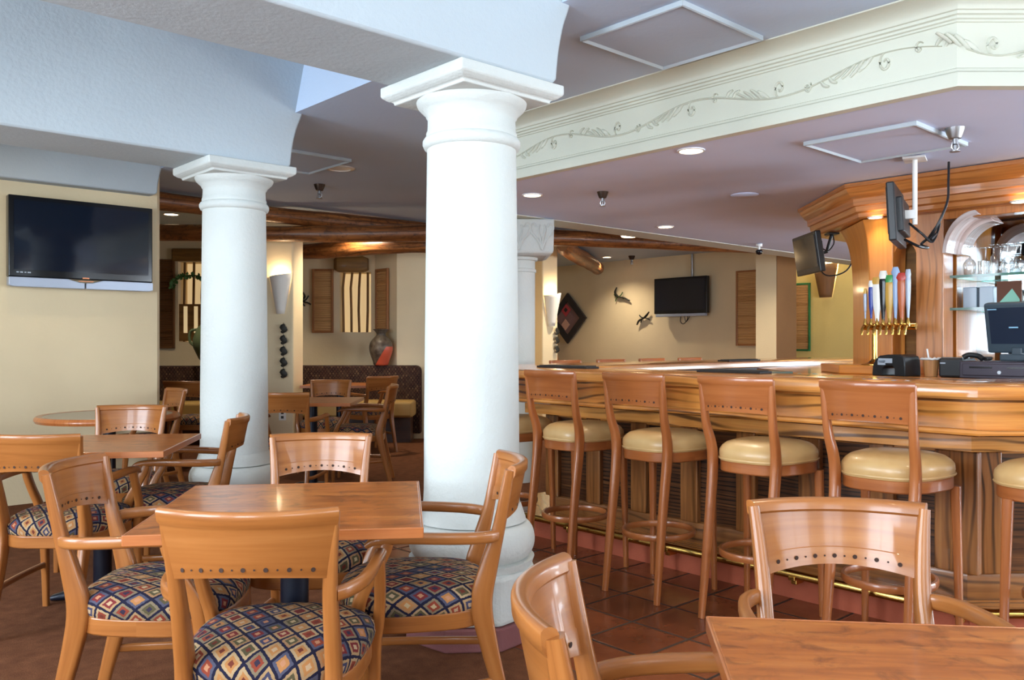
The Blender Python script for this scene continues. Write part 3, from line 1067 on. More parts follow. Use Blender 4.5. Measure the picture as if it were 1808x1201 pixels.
# brass foot rail on short brackets
fr_ = offset_path(BAR, .24)
b = MB()
pts = [(p.x, p.y, .137) for p in fr_[1:4]]
b.tube([pts[0], tuple(Vector(pts[1]).lerp(Vector(pts[0]), .05)), tuple(Vector(pts[1]).lerp(Vector(pts[2]), .02)), pts[2]], (.02, .02), n=14)
rail = b.build('foot_rail', M['brass'], bar, smooth=60)
for a in [q2[1] + .15 + k * .75 for k in range(4)]:
    b = MB(); b.box((3.775, a, .105), (.075, .03, .03)); b.box((3.74, a, .122), (.05, .035, .02))
    b.build('bracket', M['brass'], rail, smooth=0, bevel=.004)


def swing(name, label, cat, pts_parts, loc=(0, 0, 0), rz=TH):
    o = empty(name, loc, rz)
    tag(o, label, cat)
    return o


def mat_on_bar(c, sx, sy, lab):
    b = MB(); b.box((0, 0, .006), (sx, sy, .012))
    for i in range(9):
        b.box(((i - 4) * sx / 9.5, 0, .014), (.008, sy * .92, .006))
    o = b.build('bar_mat', M['mat_black'], None, smooth=0, bevel=.003)
    o.location = ab(c[0], c[1], ZT); o.rotation_euler = (0, 0, TH)
    tag(o, lab, 'bar mat', 'black rubber bar mats')
    return o


mat_on_bar((4.0, 3.86), .12, .45, 'black rubber bar mat on the bar top beside the big column')
mat_on_bar((4.02, 2.62), .12, .4, 'black rubber bar mat on the bar top behind the second stool')
mat_on_bar((6.6, 4.24), .5, .12, 'black rubber bar mat on the far bar top near the tap post')

# drainer, cutting gear and a folded cloth on the work shelf behind the near bar
o = tag(empty('ice_bin', ab(4.285, 3.1, .972), TH), 'stainless ice bin with sliding lid behind the near bar', 'ice bin')
b = MB(); b.sweep([(-.1, -.2), (-.1, .2), (.1, .2), (.1, -.2), (-.1, -.2001)], [(0, 0), (0, .085), (.012, .085), (.012, 0)]); b.build('body', M['steel'], o, smooth=0)
b = MB(); b.box((0, .02, .09), (.19, .36, .01)); b.box((0, -.08, .1), (.14, .02, .012)); b.build('lid', M['steel'], o, smooth=0, bevel=.003)
o = tag(empty('bar_caddy', ab(4.28, 2.62, .972), TH), 'dark green garnish caddy behind the near bar top', 'caddy')
b = MB(); b.prism(rect(-.1, .1, -.16, .16), 0, .1); b.build('tray', plain('bottle_green', lin(46, 62, 48), .35), o, smooth=0, bevel=.01)
for i in range(4):
    b = MB(); b.box((0, -.12 + .08 * i, .108), (.2, .07, .016)); b.build('lid', plain('smoke_lid%d' % i, lin(84 + 9 * i, 98, 88), .2), o, smooth=0, bevel=.006)
b = MB(); b.tube(spline([(-.16, .0, .03), (-.15, .05, .05), (-.165, .1, .045), (-.15, .15, .055), (-.16, .2, .04), (-.15, .25, .05), (-.16, .3, .03)], 5), [(.02 + .012 * math.sin(i * 1.3), .045 + .01 * math.sin(i * 2.1)) for i in range(31)], n=10)
o = b.build('bar_towel', plain('grey_green_towel', lin(112, 124, 104), .9), None); o.location = ab(4.45, 2.14, 1.0); o.rotation_euler = (0, 0, TH)
tag(o, 'crumpled grey green bar towel behind the near bar top', 'towel')

# ------------------------------------------------------------------ back bar island
isl = empty('back_bar', (0, 0, 0), TH)
tag(isl, 'oak back bar with an eight-sided canopy, arches and mirrored shelves', 'back bar')
CAN = [(5.6, 1.15), (5.6, 2.77), (6.385, 3.555), (7.5, 3.555), (8.3, 2.75), (8.3, 1.15)]


def isw(name, prof, mat, parent=isl, smooth=30):
    b = MB(); b.sweep(CAN, prof)
    return b.build(name, mat, parent, smooth=smooth)


ZC = 2.10
can = isw('canopy', [(0, ZS - .002), (0, 2.31), (.012, 2.305), (.02, 2.285), (.05, 2.245), (.066, 2.235), (.07, 2.19), (.085, 2.185), (.09, 2.15), (.108, 2.14), (.11, 2.115), (.12, ZC + .004), (.3, ZC + .004), (.3, ZS - .002)], M['canopy'])
b = MB(); b.prism(offset_path(CAN, .2)[::-1], ZC, ZC + .012); b.build('canopy_underside', M['canopy'], can, smooth=0)


def on_front(b0, s0, s1, z0, z1, mat, name, th=.1, parent=isl, bevel=.004):
    b = MB(); b.box((b0 + th / 2, (s0 + s1) / 2, (z0 + z1) / 2), (th, s1 - s0, z1 - z0), grain=2)
    return b.build(name, mat, parent, smooth=0, bevel=bevel)


BF = 5.80                                   # face of the posts
on_front(BF, 2.20, 2.375, 1.04, ZC, M['post'], 'post', .16)
# corner post: front face, chamfer face, flaring out under the canopy
cr = (BF, 2.69)
pf = [(BF, 2.53), (BF, 2.69), (BF + .23, 2.92), (BF + .33, 2.82), (BF + .2, 2.53)]
flare = [(1.04, 0), (1.55, 0), (1.72, .01), (1.84, .03), (1.94, .065), (2.02, .12), (ZC, .20)]
rings = []
for z, f in spline(flare, 4):
    g = f * .55
    rings.append([(BF - g * .5, 2.53 - f * .15, z), (BF - g * .5, 2.69 + g * .2, z), (BF + .23 + f * 1.0, 2.92 + f * 1.0, z), (BF + .33 + f * .8, 2.82 + f * .8, z), (BF + .2, 2.53 - f * .15, z)])
b = MB(); b.loft(rings); b.build('post', M['post_plain'], isl, smooth=25, bevel=.006)
# arch between the two posts
b = MB()
arc = [(2.375 + .08 * (1 - math.cos(t)), 1.80 + .13 * math.sin(t)) for t in [k * PI / 16 for k in range(17)]]
pts = [(a_, z_) for a_, z_ in arc]
N = len(pts)
r0 = [(BF + .02, p[0] * 1.0, p[1]) for p in pts] + [(BF + .02, 2.535, ZC), (BF + .02, 2.375, ZC)]
r1 = [(BF + .12, p[0], p[1]) for p in pts] + [(BF + .12, 2.535, ZC), (BF + .12, 2.375, ZC)]
b.loft([r0, r1]); b.build('arch_panel', M['post_plain'], isl, smooth=25)
# display bay right of the second post: header, curved bracket with painted window sheen, mirror, shelves
on_front(BF, 1.15, 2.2, 2.05, ZC, M['canopy'], 'header', .12)
b = MB()
def brk(off, w, b0, b1):
    th_ = [k * PI / 2 / 14 for k in range(15)]
    out = [(b0, 2.2 - .20 * (1 - math.cos(t)) - 0, 1.83 + .26 * math.sin(t)) for t in th_]
    inn = [(b0, 2.2 - w * .6 - .20 * (1 - math.cos(t)), 1.83 + (.26 - w * .7) * math.sin(t)) for t in th_]
    rings = []
    for p, q in zip(out, inn):
        rings.append([(b0, p[1], p[2]), (b0, q[1], q[2]), (b1, q[1], q[2]), (b1, p[1], p[2])])
    b.loft(rings)
brk(0, .045, BF - .025, BF + .16)
br = b.build('curved_bracket', M['bracket'], isl, smooth=40, bevel=.004)
b = MB()
brk(0, .085, BF + .16, BF + .34)
b.build('inner_band', M['bracket'], br, smooth=40, bevel=.004)
b = MB(); b.box((6.42, 1.70, 1.55), (.02, 1.06, 1.06)); b.build('mirror', M['mirror'], isl, smooth=0)
b = MB(); b.prism(offset_path(CAN, .86)[::-1], .1, 1.0); b.box((6.5, 1.7, 1.55), (.1, 1.1, 1.1)); b.build('carcass', M['dark_wood'], isl, smooth=0)
on_front(6.05, 2.21, 2.26, 1.04, ZC, M['post_plain'], 'side_panel', .38)
b = MB(); b.box((BF + .24, 2.47, 1.58), (.02, .19, 1.04)); b.build('niche_back', M['olive'], isl, smooth=0)
for z in (1.683, 1.47):
    b = MB(); b.box((6.13, 1.68, z), (.44, 1.04, .012)); sh = b.build('glass_shelf', M['shelf_glass'], isl, smooth=0)
    b = MB(); b.box((5.907, 1.68, z), (.006, 1.04, .016)); b.build('front_edge', M['shelf_edge'], sh, smooth=0)
isw('counter', [(-.29, 1.0), (-.30, 1.01), (-.30, 1.032), (-.29, 1.04), (.9, 1.04), (.9, 1.0)], M['oak_top'])
isw('counter_front', [(-.24, .1), (-.24, 1.0), (-.2, 1.0), (-.2, .1)], M['oak'])
b = MB(); b.prism([(5.50, 2.36), (5.50, 2.76), (5.78, 3.04), (5.93, 3.04), (5.79, 2.36)], 1.04, 1.10); b.build('tap_plinth', M['post_plain'], isl, smooth=0, bevel=.008)

# ------------------------------------------------------------------ beer tap tower
tw = empty('beer_tap_tower', (0, 0, 0), TH)
tag(tw, 'brass beer tap tower with a row of coloured handles on the wooden plinth', 'beer tap')
tb = (5.60, 2.56)
b = MB(); b.lathe([(0, 1.1015), (.085, 1.1015), (.085, 1.106), (.05, 1.115), (.03, 1.13), (.022, 1.14), (0, 1.14)], 32, (tb[0], tb[1], 0)); b.build('flange', M['brass'], tw, smooth=40)
b = MB(); b.lathe([(.019, 1.13), (.019, 1.34), (.03, 1.35), (.03, 1.37), (0, 1.37)], 24, (tb[0], tb[1], 0)); b.build('pole', M['brass'], tw, smooth=40)
b = MB(); b.tube([(tb[0], 2.63, 1.355), (tb[0], 2.29, 1.355)], (.022, .022), n=16); b.build('manifold', M['brass'], tw, smooth=60)
hs = [('slim', 'silver', .009, .010, .22, 'gold'), ('bottle', 'blue', .013, .013, .27, 'white_gloss'), ('paddle', 'white_gloss', .027, .012, .29, 'gold'), ('tall', 'black_gloss', .020, .016, .33, 'white_gloss'),
      ('fish', 'gold', .024, .014, .30, 'green_gloss'), ('tap', 'lightblue', .015, .012, .35, 'lightblue'), ('oar', 'orange', .022, .014, .31, 'red'), ('stick', 'silver', .013, .012, .33, 'silver')]
for i, (kind, mt, w, t, h, mt2) in enumerate(hs):
    a_ = 2.60 - i * .04
    dz = 1.39
    b = MB(); b.tube([(5.585, a_, 1.355), (5.53, a_, 1.36), (5.50, a_, 1.34), (5.495, a_, 1.30)], [(.011, .011), (.011, .011), (.010, .010), (.008, .008)], n=10)
    b.lathe([(.013, 1.355), (.013, 1.38), (.008, 1.395), (.006, 1.41)], 12, (5.545, a_, 0))
    fct = b.build('faucet', M['brass'], tw, smooth=60)
    b = MB()
    w *= 1.25
    pr = [(dz, w * .35), (dz + .06, w * .55), (dz + h * .35, w * .8), (dz + h * .6, w), (dz + h * .78, w * 1.05), (dz + h * .86, w * .9)]
    pr = spline(pr, 3)
    b.tube([(5.545, a_, z) for z, q in pr], [(q, max(t * q / w, .004)) for z, q in pr], side=(0, 1, 0), n=12, sq=2.6)
    b.cur = 1
    b.tube([(5.545, a_, dz + h * .84), (5.545, a_, dz + h * .9), (5.545, a_, dz + h)], [(w * .9, t), (w * (1.5 if kind in ('tap', 'oar') else 1.1), t), (w * .8, t * .7)], side=(0, 1, 0), n=12, sq=3)
    b.build('tap_handle', [M[mt], M[mt2]], tw, smooth=50)

# ------------------------------------------------------------------ things on the back counter
ZK = 1.041
o = tag(empty('napkin_caddy', ab(5.40, 2.335, ZK), TH - .2), 'black plastic caddy with a grey sticker and arched cut-out by the taps', 'caddy')
b = MB()
P = spline([(.0, -.135), (.012, -.135), (.03, -.132)], 2)
outer = [(-.13, 0), (-.125, .06), (-.105, .105), (-.07, .13), (0, .138), (.09, .138), (.12, .125), (.13, .1), (.135, 0)]
inner = [(.05, 0), (.05, .05), (.03, .065), (-.02, .065), (-.045, .05), (-.05, 0)]
pr = outer + inner
b.loft([[(-.09, -p[0], p[1]) for p in pr], [(.09, -p[0], p[1]) for p in pr]]); b.build('body', M['black'], o, smooth=30, bevel=.006)
b = MB(); b.box((-.0925, .02, .098), (.004, .11, .03)); b.box((-.0925, .05, .085), (.004, .06, .03)); b.build('sticker', M['grey_label'], o, smooth=0)
o.scale = (.88, .88, .97)
o = tag(empty('straw_cup', ab(5.44, 2.137, ZK)), 'woven straw cup with a white liner on the back counter', 'cup')
b = MB(); b.lathe([(0, 0), (.036, 0), (.042, .05), (.045, .1), (.045, .105), (.04, .105), (.038, .02), (0, .02)], 24); b.build('cup', M['wicker'], o, smooth=40)
b = MB()
pts = [((.046 + .006 * math.sin(k * 5)) * math.cos(2 * PI * k / 20), (.046 + .006 * math.sin(k * 5)) * math.sin(2 * PI * k / 20), .108 + .004 * math.cos(k * 3)) for k in range(20)]
b.tube(pts, (.007, .012), n=8, loop=True); b.build('liner', M['white_plastic'], o, smooth=60)
b = MB(); b.tube([(0, 0, .03), (-.02, .01, .17)], (.005, .005), n=8); b.build('straw', M['white_plastic'], o)
o = tag(empty('receipt_printer', ab(5.50, 2.005, ZK), TH), 'dark grey receipt printer beside the straw cup', 'printer')
b = MB(); b.prism(rect(-.12, .12, -.066, .066), 0, .115); b.build('body', M['black'], o, smooth=0, bevel=.012)
b = MB(); b.box((-.1215, .04, .085), (.003, .03, .008)); b.build('badge', M['grey_label'], o, smooth=0)
b = MB(); b.box((-.03, 0, .117), (.12, .12, .006)); b.build('paper_slot', M['black_gloss'], o, smooth=0)
o = tag(empty('cash_drawer', ab(5.48, 1.71, ZK), TH), 'plum black cash drawer under the till screen', 'cash drawer')
b = MB(); b.prism(rect(-.16, .2, -.22, .22), 0, .1); b.build('body', M['drawer'], o, smooth=0, bevel=.006)
b = MB(); b.box((-.165, 0, .052), (.012, .40, .07)); dr = b.build('drawer_front', M['drawer'], o, smooth=0, bevel=.004)
b = MB(); b.box((-.172, .1, .065), (.004, .12, .01)); b.box((-.172, -.1, .065), (.004, .12, .01)); b.build('slot', M['black_gloss'], dr, smooth=0)
b = MB(); b.lathe([(0, -.004), (.01, -.004), (.01, .004), (0, .004)], 16); b.build('lock', M['steel'], dr, xf=Matrix.Translation((-.174, 0, .038)) @ Matrix.Rotation(PI / 2, 4, 'Y'))
o = tag(empty('till_screen', ab(5.50, 1.675, ZK + .102), TH - .1), 'slate grey touch screen till standing on the cash drawer', 'till')
tl = Matrix.Rotation(-.2, 4, 'Y')
b = MB(); b.box((0, 0, 0), (.05, .34, .30), m=Matrix.Translation((0, 0, .195)) @ tl); b.box((.03, 0, 0), (.05, .26, .2), m=Matrix.Translation((0, 0, .195)) @ tl)
b.build('case', M['pos_grey'], o, smooth=0, bevel=.012)
b = MB(); b.box((-.026, 0, .015), (.004, .285, .215), m=Matrix.Translation((0, 0, .195)) @ tl @ Matrix.Translation((-.0255, 0, .015))); scn = b.build('screen', M['pos_screen'], o, smooth=0)
b = MB(); b.box((0, 0, 0), (.002, .05, .008), m=Matrix.Translation((0, 0, .195)) @ tl @ Matrix.Translation((-.0535, -.0, .01))); b.box((0, 0, 0), (.002, .05, .006), m=Matrix.Translation((0, 0, .195)) @ tl @ Matrix.Translation((-.0535, .11, .118)))
b.build('mark', M['sky_card'], scn, smooth=0)
b = MB(); b.box((.01, 0, .02), (.12, .16, .04)); b.box((.01, 0, .05), (.05, .06, .06)); b.build('stand', M['pos_grey'], o, smooth=0, bevel=.008)
o = tag(empty('phone_handset', ab(5.45, 1.745, ZK + .118), TH), 'black coiled handset lying on the till drawer', 'handset')
o.location = ab(5.42, 1.885, ZK + .10)
b = MB(); b.tube(spline([(-.02, .05, .02), (-.02, .02, .035), (-.02, -.03, .03), (-.03, -.06, .012)], 4), (.016, .012), n=10); b.build('body', M['black'], o)
b = MB(); b.tube([(-.03 + .1 * k / 60, -.07 + .012 * math.cos(k * .9), .014 + .01 * math.sin(k * .9)) for k in range(60)], (.003, .003), n=6); b.build('cord', M['black'], o)

# stemware upside down on the glass shelves
def goblet(prof, name):
    b = MB(); b.lathe(prof, 28)
    return b.build(name, M['glass'], None, smooth=60)
wine = [(.033, .002), (.036, .03), (.039, .055), (.036, .08), (.024, .1), (.008, .112), (.004, .122), (.0035, .175), (.006, .182), (.034, .187), (.034, .19), (0, .19)]
mart = [(.05, .002), (.03, .04), (.008, .075), (.004, .085), (.0035, .155), (.034, .165), (.034, .168), (0, .168)]
marg = [(.05, .002), (.052, .02), (.045, .035), (.026, .045), (.02, .07), (.006, .085), (.004, .14), (.036, .15), (.036, .153), (0, .153)]
flute = [(.022, .002), (.024, .06), (.02, .11), (.006, .13), (.004, .17), (.03, .186), (.03, .189), (0, .189)]
tumb = [(.03, .002), (.034, .09), (.0, .092)]
first = {}
def place_glass(kind, prof, bb, a_, z, lab, grp):
    if kind not in first:
        first[kind] = goblet(prof, kind); o = first[kind]
    else:
        o = first[kind].copy(); COL.objects.link(o)
    o.location = ab(bb, a_, z)
    tag(o, lab, 'glass', grp)
gz = 1.690
row = [('wine_glass', wine, 'front'), ('tumbler', tumb, 'front'), ('champagne_flute', flute, 'front'), ('wine_glass', wine, 'front'), ('wine_glass', wine, 'front'), ('champagne_flute', flute, 'front'), ('margarita_glass', marg, 'front'), ('wine_glass', wine, 'front'), ('margarita_glass', marg, 'front')]
words = ['closest to the oak post', 'second from the oak post', 'third from the oak post', 'fourth from the oak post', 'fifth from the oak post', 'sixth from the oak post', 'seventh from the oak post', 'eighth from the oak post', 'ninth from the oak post']
a_ = 2.14
for k, (kd, pr, _) in enumerate(row):
    wd = max(p[0] for p in pr)
    a_ -= wd
    place_glass(kd, pr, 5.97 + .02 * (k % 2), a_, gz, '%s upside down on upper shelf front row, %s' % (kd.replace('_', ' '), words[k]), 'glasses upside down on the upper shelf')
    a_ -= wd + .004
a_ = 2.10
for k in range(6):
    a_ -= .045
    place_glass('wine_glass', wine, 6.12, a_, gz, 'wine glass upside down on upper shelf back row, %s' % words[k], 'glasses upside down on the upper shelf')
    a_ -= .045
a_ = 1.80
for k in range(4):
    a_ -= .045
    place_glass('wine_glass', wine, 5.98, a_, 1.478, 'wine glass upside down on lower shelf, %s' % words[k], 'glasses upside down on the lower shelf')
    a_ -= .04
a_ = 2.1
for k in range(2):
    o = MB(); o.box((0, 0, .07), (.1, .085, .14)); o = o.build('frosted_block', plain('frosted_pale%d' % k, lin(176, 190, 206), .25), None, smooth=0, bevel=.006)
    o.location = ab(6.1, 2.13 - .1 * k, 1.4785); o.rotation_euler = (0, 0, TH)
    tag(o, 'pale frosted box on the lower glass shelf, %s' % ('against the oak post' if k == 0 else 'second from the post'), 'box', 'frosted boxes on the lower shelf')
o = tag(empty('menu_stand', ab(6.08, 1.90, 1.4785), TH - .1), 'brown card with a pale green triangle on the lower glass shelf', 'menu card')
b = MB(); b.box((0, 0, .085), (.012, .15, .17)); b.box((.01, 0, .006), (.06, .1, .012)); b.build('card', plain('brown_card', lin(104, 58, 36), .5), o, smooth=0)
b = MB(); b.loft([[(-.0075, .07, .02), (-.0075, -.065, .02), (-.0075, -.065, .05), (-.0075, -.02, .12)], [(-.0065, .07, .02), (-.0065, -.065, .02), (-.0065, -.065, .05), (-.0065, -.02, .12)]]); b.build('triangle', plain('pale_teal', lin(150, 210, 190), .4), o, smooth=0)
# ================================================================== televisions
def tv_flat(o, w, h, d, bar_h, lipped=True):
    """screen faces -y, centre of the case at the origin"""
    b = MB(); b.box((0, d / 2, 0), (w, d, h)); b.build('case', M['black_gloss'], o, smooth=0, bevel=.008)
    b = MB(); b.box((0, -.002, .01), (w - .07, .006, h - .09)); b.build('screen', M['screen'], o, smooth=0)


tv = tag(empty('television', ab(2.03, 7.28, 2.06), TH), 'large flat television with a silver lower bar on the left wall', 'television')
tv_flat(tv, 1.06, .62, .08, .07)
b = MB()
lo = [(-.53, -.31), (.53, -.31), (.53, -.375), (.5, -.385), (-.5, -.385), (-.53, -.375)]
up = []
b.loft([[(x, -.012, z) for x, z in [(-.53, -.312), (-.12, -.312), (-.04, -.335), (.0, -.338), (.0, -.385), (-.5, -.385), (-.53, -.375)]], [(x, .06, z) for x, z in [(-.53, -.312), (-.12, -.312), (-.04, -.335), (.0, -.338), (.0, -.385), (-.5, -.385), (-.53, -.375)]]])
b.loft([[(x, -.012, z) for x, z in [(.53, -.312), (.14, -.312), (.06, -.335), (.012, -.338), (.012, -.385), (.5, -.385), (.53, -.375)][::-1]], [(x, .06, z) for x, z in [(.53, -.312), (.14, -.312), (.06, -.335), (.012, -.338), (.012, -.385), (.5, -.385), (.53, -.375)][::-1]]])
b.build('speaker_bar', M['silver'], tv, smooth=0, bevel=.004)
b = MB(); b.box((.01, -.006, -.30), (.05, .004, .01)); b.box((.01, -.008, -.325), (.11, .004, .006)); b.build('badge', plain('copper_badge', lin(190, 120, 84), .3, .6), tv, smooth=0)
b = MB()
for i, wd in enumerate((.016, .02, .014, .022)):
    b.box((-.47 + i * .026, -.006, -.275), (wd, .003, .009))
b.build('marking', M['grey_label'], tv, smooth=0)
b = MB(); b.box((0, .1, 0), (.5, .04, .35)); b.build('wall_mount', M['black'], tv, smooth=0)

t2 = tag(empty('television', ab(11.5, 8.52, 2.03), TH + PI / 2 * -1 + PI, ), 'black flat television on the far cream wall with cables hanging below', 'television')
t2.rotation_euler = (0, 0, TH - PI / 2)
tv_flat(t2, 1.06, .60, .08, .07)
b = MB(); b.box((0, .03, -.325), (1.0, .07, .045)); b.build('speaker_bar', M['silver'], t2, smooth=0, bevel=.006)
b = MB(); b.box((.12, .14, 0), (.1, .1, .12)); b.tube([(.14, .15, 0), (.14, .15, .685)], (.02, .02), n=10); b.build('drop_pole', M['steel'], t2, smooth=40)
b = MB(); b.tube(spline([(-.02, .08, -.3), (-.06, .1, -.42), (.0, .1, -.47), (.08, .1, -.40), (.1, .08, -.3)], 5), (.007, .007), n=6); b.tube(spline([(.03, .08, -.3), (.05, .1, -.43), (.12, .1, -.36), (.14, .08, -.3)], 5), (.006, .006), n=6)
b.build('cable', M['black'], t2)
for k in range(1): pass

# small hung sets at the canopy
def hung_tv(name, loc, rz, tilt, label, w, h):
    o = tag(empty(name, loc, rz), label, 'television')
    R = Matrix.Rotation(tilt, 4, 'X')
    b = MB(); b.box((0, 0, 0), (w, .045, h), m=R @ Matrix.Translation((0, .025, 0))); b.box((0, 0, 0), (w * .7, .04, h * .6), m=R @ Matrix.Translation((0, .06, -.01)))
    b.build('case', M['black'], o, smooth=0, bevel=.008)
    b = MB(); b.box((0, 0, 0), (w - .05, .004, h - .07), m=R @ Matrix.Translation((0, .0, .008))); b.build('screen', M['screen'], o, smooth=0)
    return o


o = hung_tv('hung_television', (2.285, 6.62, 1.935), -PI / 2 - .0, .14, 'small black television hung off the left end of the wooden canopy', .52, .31)
b = MB(); b.tube([(0, .09, 0), (.02, .16, .02), (.02, .2, .155)], (.014, .014), n=8); b.box((.02, .2, .158), (.1, .08, .012)); b.build('wall_arm', M['black'], o, smooth=40)
b = MB(); b.tube(spline([(.02, .08, -.05), (.0, .16, -.16), (-.05, .34, -.12), (-.05, .42, .05), (.0, .34, .15)], 6), (.006, .006), n=6); b.tube(spline([(.1, .08, .05), (.1, .14, .02), (.06, .2, .08), (.04, .2, .15)], 6), (.005, .005), n=6); b.build('cable', M['black'], o)
o = hung_tv('hung_television', (2.29, 5.12, 2.005), PI / 6 + PI / 2 + PI, .05, 'black television seen edge-on, hung from the soffit beside the oak posts', .54, .34)
o.rotation_euler = (0, 0, math.atan2(-.86, -.50))
b = MB(); b.box((.06, .13, .325), (.16, .12, .012)); b.tube([(.06, .13, .32), (.06, .13, -.06)], (.014, .014), n=10); b.box((.06, .10, 0), (.05, .08, .05)); b.build('ceiling_mount', M['white_plastic'], o, smooth=40)
b = MB(); b.tube(spline([(.05, .1, -.05), (.1, .17, -.12), (.0, .22, -.16), (.06, .26, -.06), (.03, .2, -.14), (.1, .24, -.1), (.08, .3, .05), (-.06, .3, .2), (-.1, .3, .32)], 7), (.007, .007), n=6)
b.tube(spline([(.1, .08, -.15), (.16, .16, -.2), (.06, .2, -.2), (.0, .16, -.17), (.05, .24, -.12), (.12, .22, -.16)], 6), (.008, .008), n=6); b.build('cable', M['black'], o)

# ================================================================== logs on the ceiling
def log(p0, p1, r, label):
    p0, p1 = Vector(p0), Vector(p1)
    o = empty('log_beam', p0)
    o['kind'] = 'thing'
    tag(o, label, 'log beam', 'peeled log beams under the ceiling')
    n = 26
    b = MB()
    ax = (p1 - p0); L = ax.length; ax.normalize()
    s1 = ax.cross(Vector((0, 0, 1))).normalized()
    pts, sec = [], []
    ph = random.random() * 6
    for i in range(n + 1):
        t = i / n
        k = 1 + .05 * math.sin(t * 9 + ph) + .03 * math.sin(t * 23 + ph)
        e = min(t * L, (1 - t) * L)
        if e < r * .6:
            k *= .62 + .38 * math.sin(min(e / (r * .6), 1) * PI / 2)
        pts.append(ax * (t * L) + Vector((0, 0, .008 * math.sin(t * 7 + ph))))
        sec.append((r * k, r * k))
    b.tube(pts, sec, side=tuple(s1), n=20)
    b.build('log', M['log'], o, smooth=60)
    b = MB()
    for sgn, c in ((-1, Vector()), (1, ax * L)):
        t = s1; u = s1.cross(ax)
        b.poly([c + ax * (sgn * .002) + t * (r * .6 * math.cos(k * PI / 8)) + u * (r * .6 * math.sin(k * PI / 8)) for k in range(16)])
    b.build('sawn_end', M['log_end'], o, smooth=0)
    return o


log(ab(2.75, 8.35, 2.61), ab(6.85, 8.35, 2.61), .088, 'long upper log across the dark ceiling between the two big columns')
log((-4.5, 9.22, 2.436), (-.2, 9.22, 2.436), .09, 'second log just below the upper one, lit from under')
log((-2.68, 10.72, 2.40), (-.9, 9.86, 2.40), .10, 'lowest log with a rounded end above the shuttered window')
log((.15, 10.9, 2.60), (3.9, 11.95, 2.60), .10, 'log running across the ceiling behind the far edge of the bar soffit')
log((.70, 11.75, 2.585), (1.55, 15.2, 2.57), .118, 'thick slanting log above the diamond shaped picture')

# ================================================================== shutters and window fittings
def shutter(name, loc, rz, w, h, label, fm, sm, grp=None):
    o = tag(empty(name, loc, rz), label, 'shutter', grp)
    b = MB()
    f = .03
    for cx, cz, sx, sz, g in ((-w / 2 + f / 2, 0, f, h, 2), (w / 2 - f / 2, 0, f, h, 2), (0, h / 2 - f / 2, w - 2 * f, f, 0), (0, -h / 2 + f / 2, w - 2 * f, f, 0)):
        b.box((cx, 0, cz), (sx, .035, sz), grain=g)
    b.build('frame', fm, o, smooth=0, bevel=.004)
    b = MB()
    z = -h / 2 + f
    rr = random.Random(len(label))
    while z < h / 2 - f - .02:
        t = .02 + .014 * rr.random()
        b.tube([(-w / 2 + f * .8, .0, z + t / 2), (0, -.006, z + t / 2 + .006 * (rr.random() - .5)), (w / 2 - f * .8, 0, z + t / 2 + .008 * (rr.random() - .5))], (t * .42, .010), side=(0, 0, 1), n=6)
        z += t
    b.box((0, .012, 0), (w - f, .006, h - f))
    b.build('reed_panel', sm, o, smooth=60)
    return o


ang = math.atan2(-.385, .35)
shutter('shutter', (-2.545, YB - .02, 1.81), 0, .285, .86, 'narrow reed shutter left of the small window above the booth', M['shutter_frame'], M['reed'], 'reed shutters on the walls')
shutter('shutter', (-1.705 - .02, YB - .16 - .022, 1.82), ang, .285, .82, 'sunlit reed shutter on the angled wall above the clay vase', M['shutter_frame'], M['reed'], 'reed shutters on the walls')
shutter('shutter', (-4.66, YB - .02, 1.77), 0, .25, 1.2, 'dark brown shutter in the gap beside the television wall', M['dark_shutter'], M['dark_shutter'], 'reed shutters on the walls')
P = ab(11.665, 7.35, 1.79)
shutter('shutter', P, TH - PI / 2, .40, 1.18, 'tall reed shutter on the far cream wall right of the television', M['shutter_frame'], M['reed'], 'reed shutters on the walls')
P = ab(12.97, 7.31, 1.67)
shutter('shutter', P, TH - PI / 2, .62, 1.12, 'green framed reed shutter on the lit yellow wall', M['green'], M['reed'], 'reed shutters on the walls')

for n, (x0, x1, z0, z1, tall) in enumerate([(-4.5, -4.0, 1.26, 2.34, True), (-2.325, -1.9, 1.39, 2.2, False)]):
    o = struct(empty('window_%d' % (n + 13)))
    b = MB(); b.box(((x0 + x1) / 2, YB + .34, (z0 + z1) / 2), (x1 - x0, .02, z1 - z0))
    em = plain('glowing_curtain_%d' % n, lin(240, 216, 170), .9, em=lin(244, 214, 160), ems=.42)  # emission stands in for daylight through curtain and lower panes
    b.build('curtain', em, o, smooth=0)
    rr = random.Random(3 + n)
    for k in range(4):
        x = x0 + (x1 - x0) * (k + .35) / 4
        b = MB(); b.tube([(x, YB + .1, z0), (x + .02 * (rr.random() - .5), YB + .1, z0 + .3), (x + .03 * (rr.random() - .5), YB + .1, z0 + .6), (x + .01, YB + .1, z1)], (.017, .017), n=8)
        b.build('window_bar', M['olive'], o, smooth=60)
    if tall:
        b = MB(); b.box(((x0 + x1) / 2, YB + .05, 1.52), (x1 - x0, .04, .5)); b.build('lower_panel', M['olive'], o, smooth=0)
        for k in range(3):
            b = MB(); b.box((x0 + .09 + k * .14, YB + .028, 1.56), (.05, .01, .36)); b.build('pane', em, o, smooth=0)
        b = MB(); b.box((x0 + .14, YB - .01, 2.43), (.42, .1, .17)); b.build('lintel', M['olive'], o, smooth=0, bevel=.02)
    else:
        b = MB(); b.tube([(-2.38, YB - .06, 2.30), (-2.33, YB - .06, 2.30), (-2.0, YB - .06, 2.30), (-1.93, YB - .06, 2.30)], [(.07, .06), (.105, .1), (.11, .1), (.08, .07)], side=(0, 0, 1), n=12, sq=5)
        b.build('lintel', M['olive'], o, smooth=30)

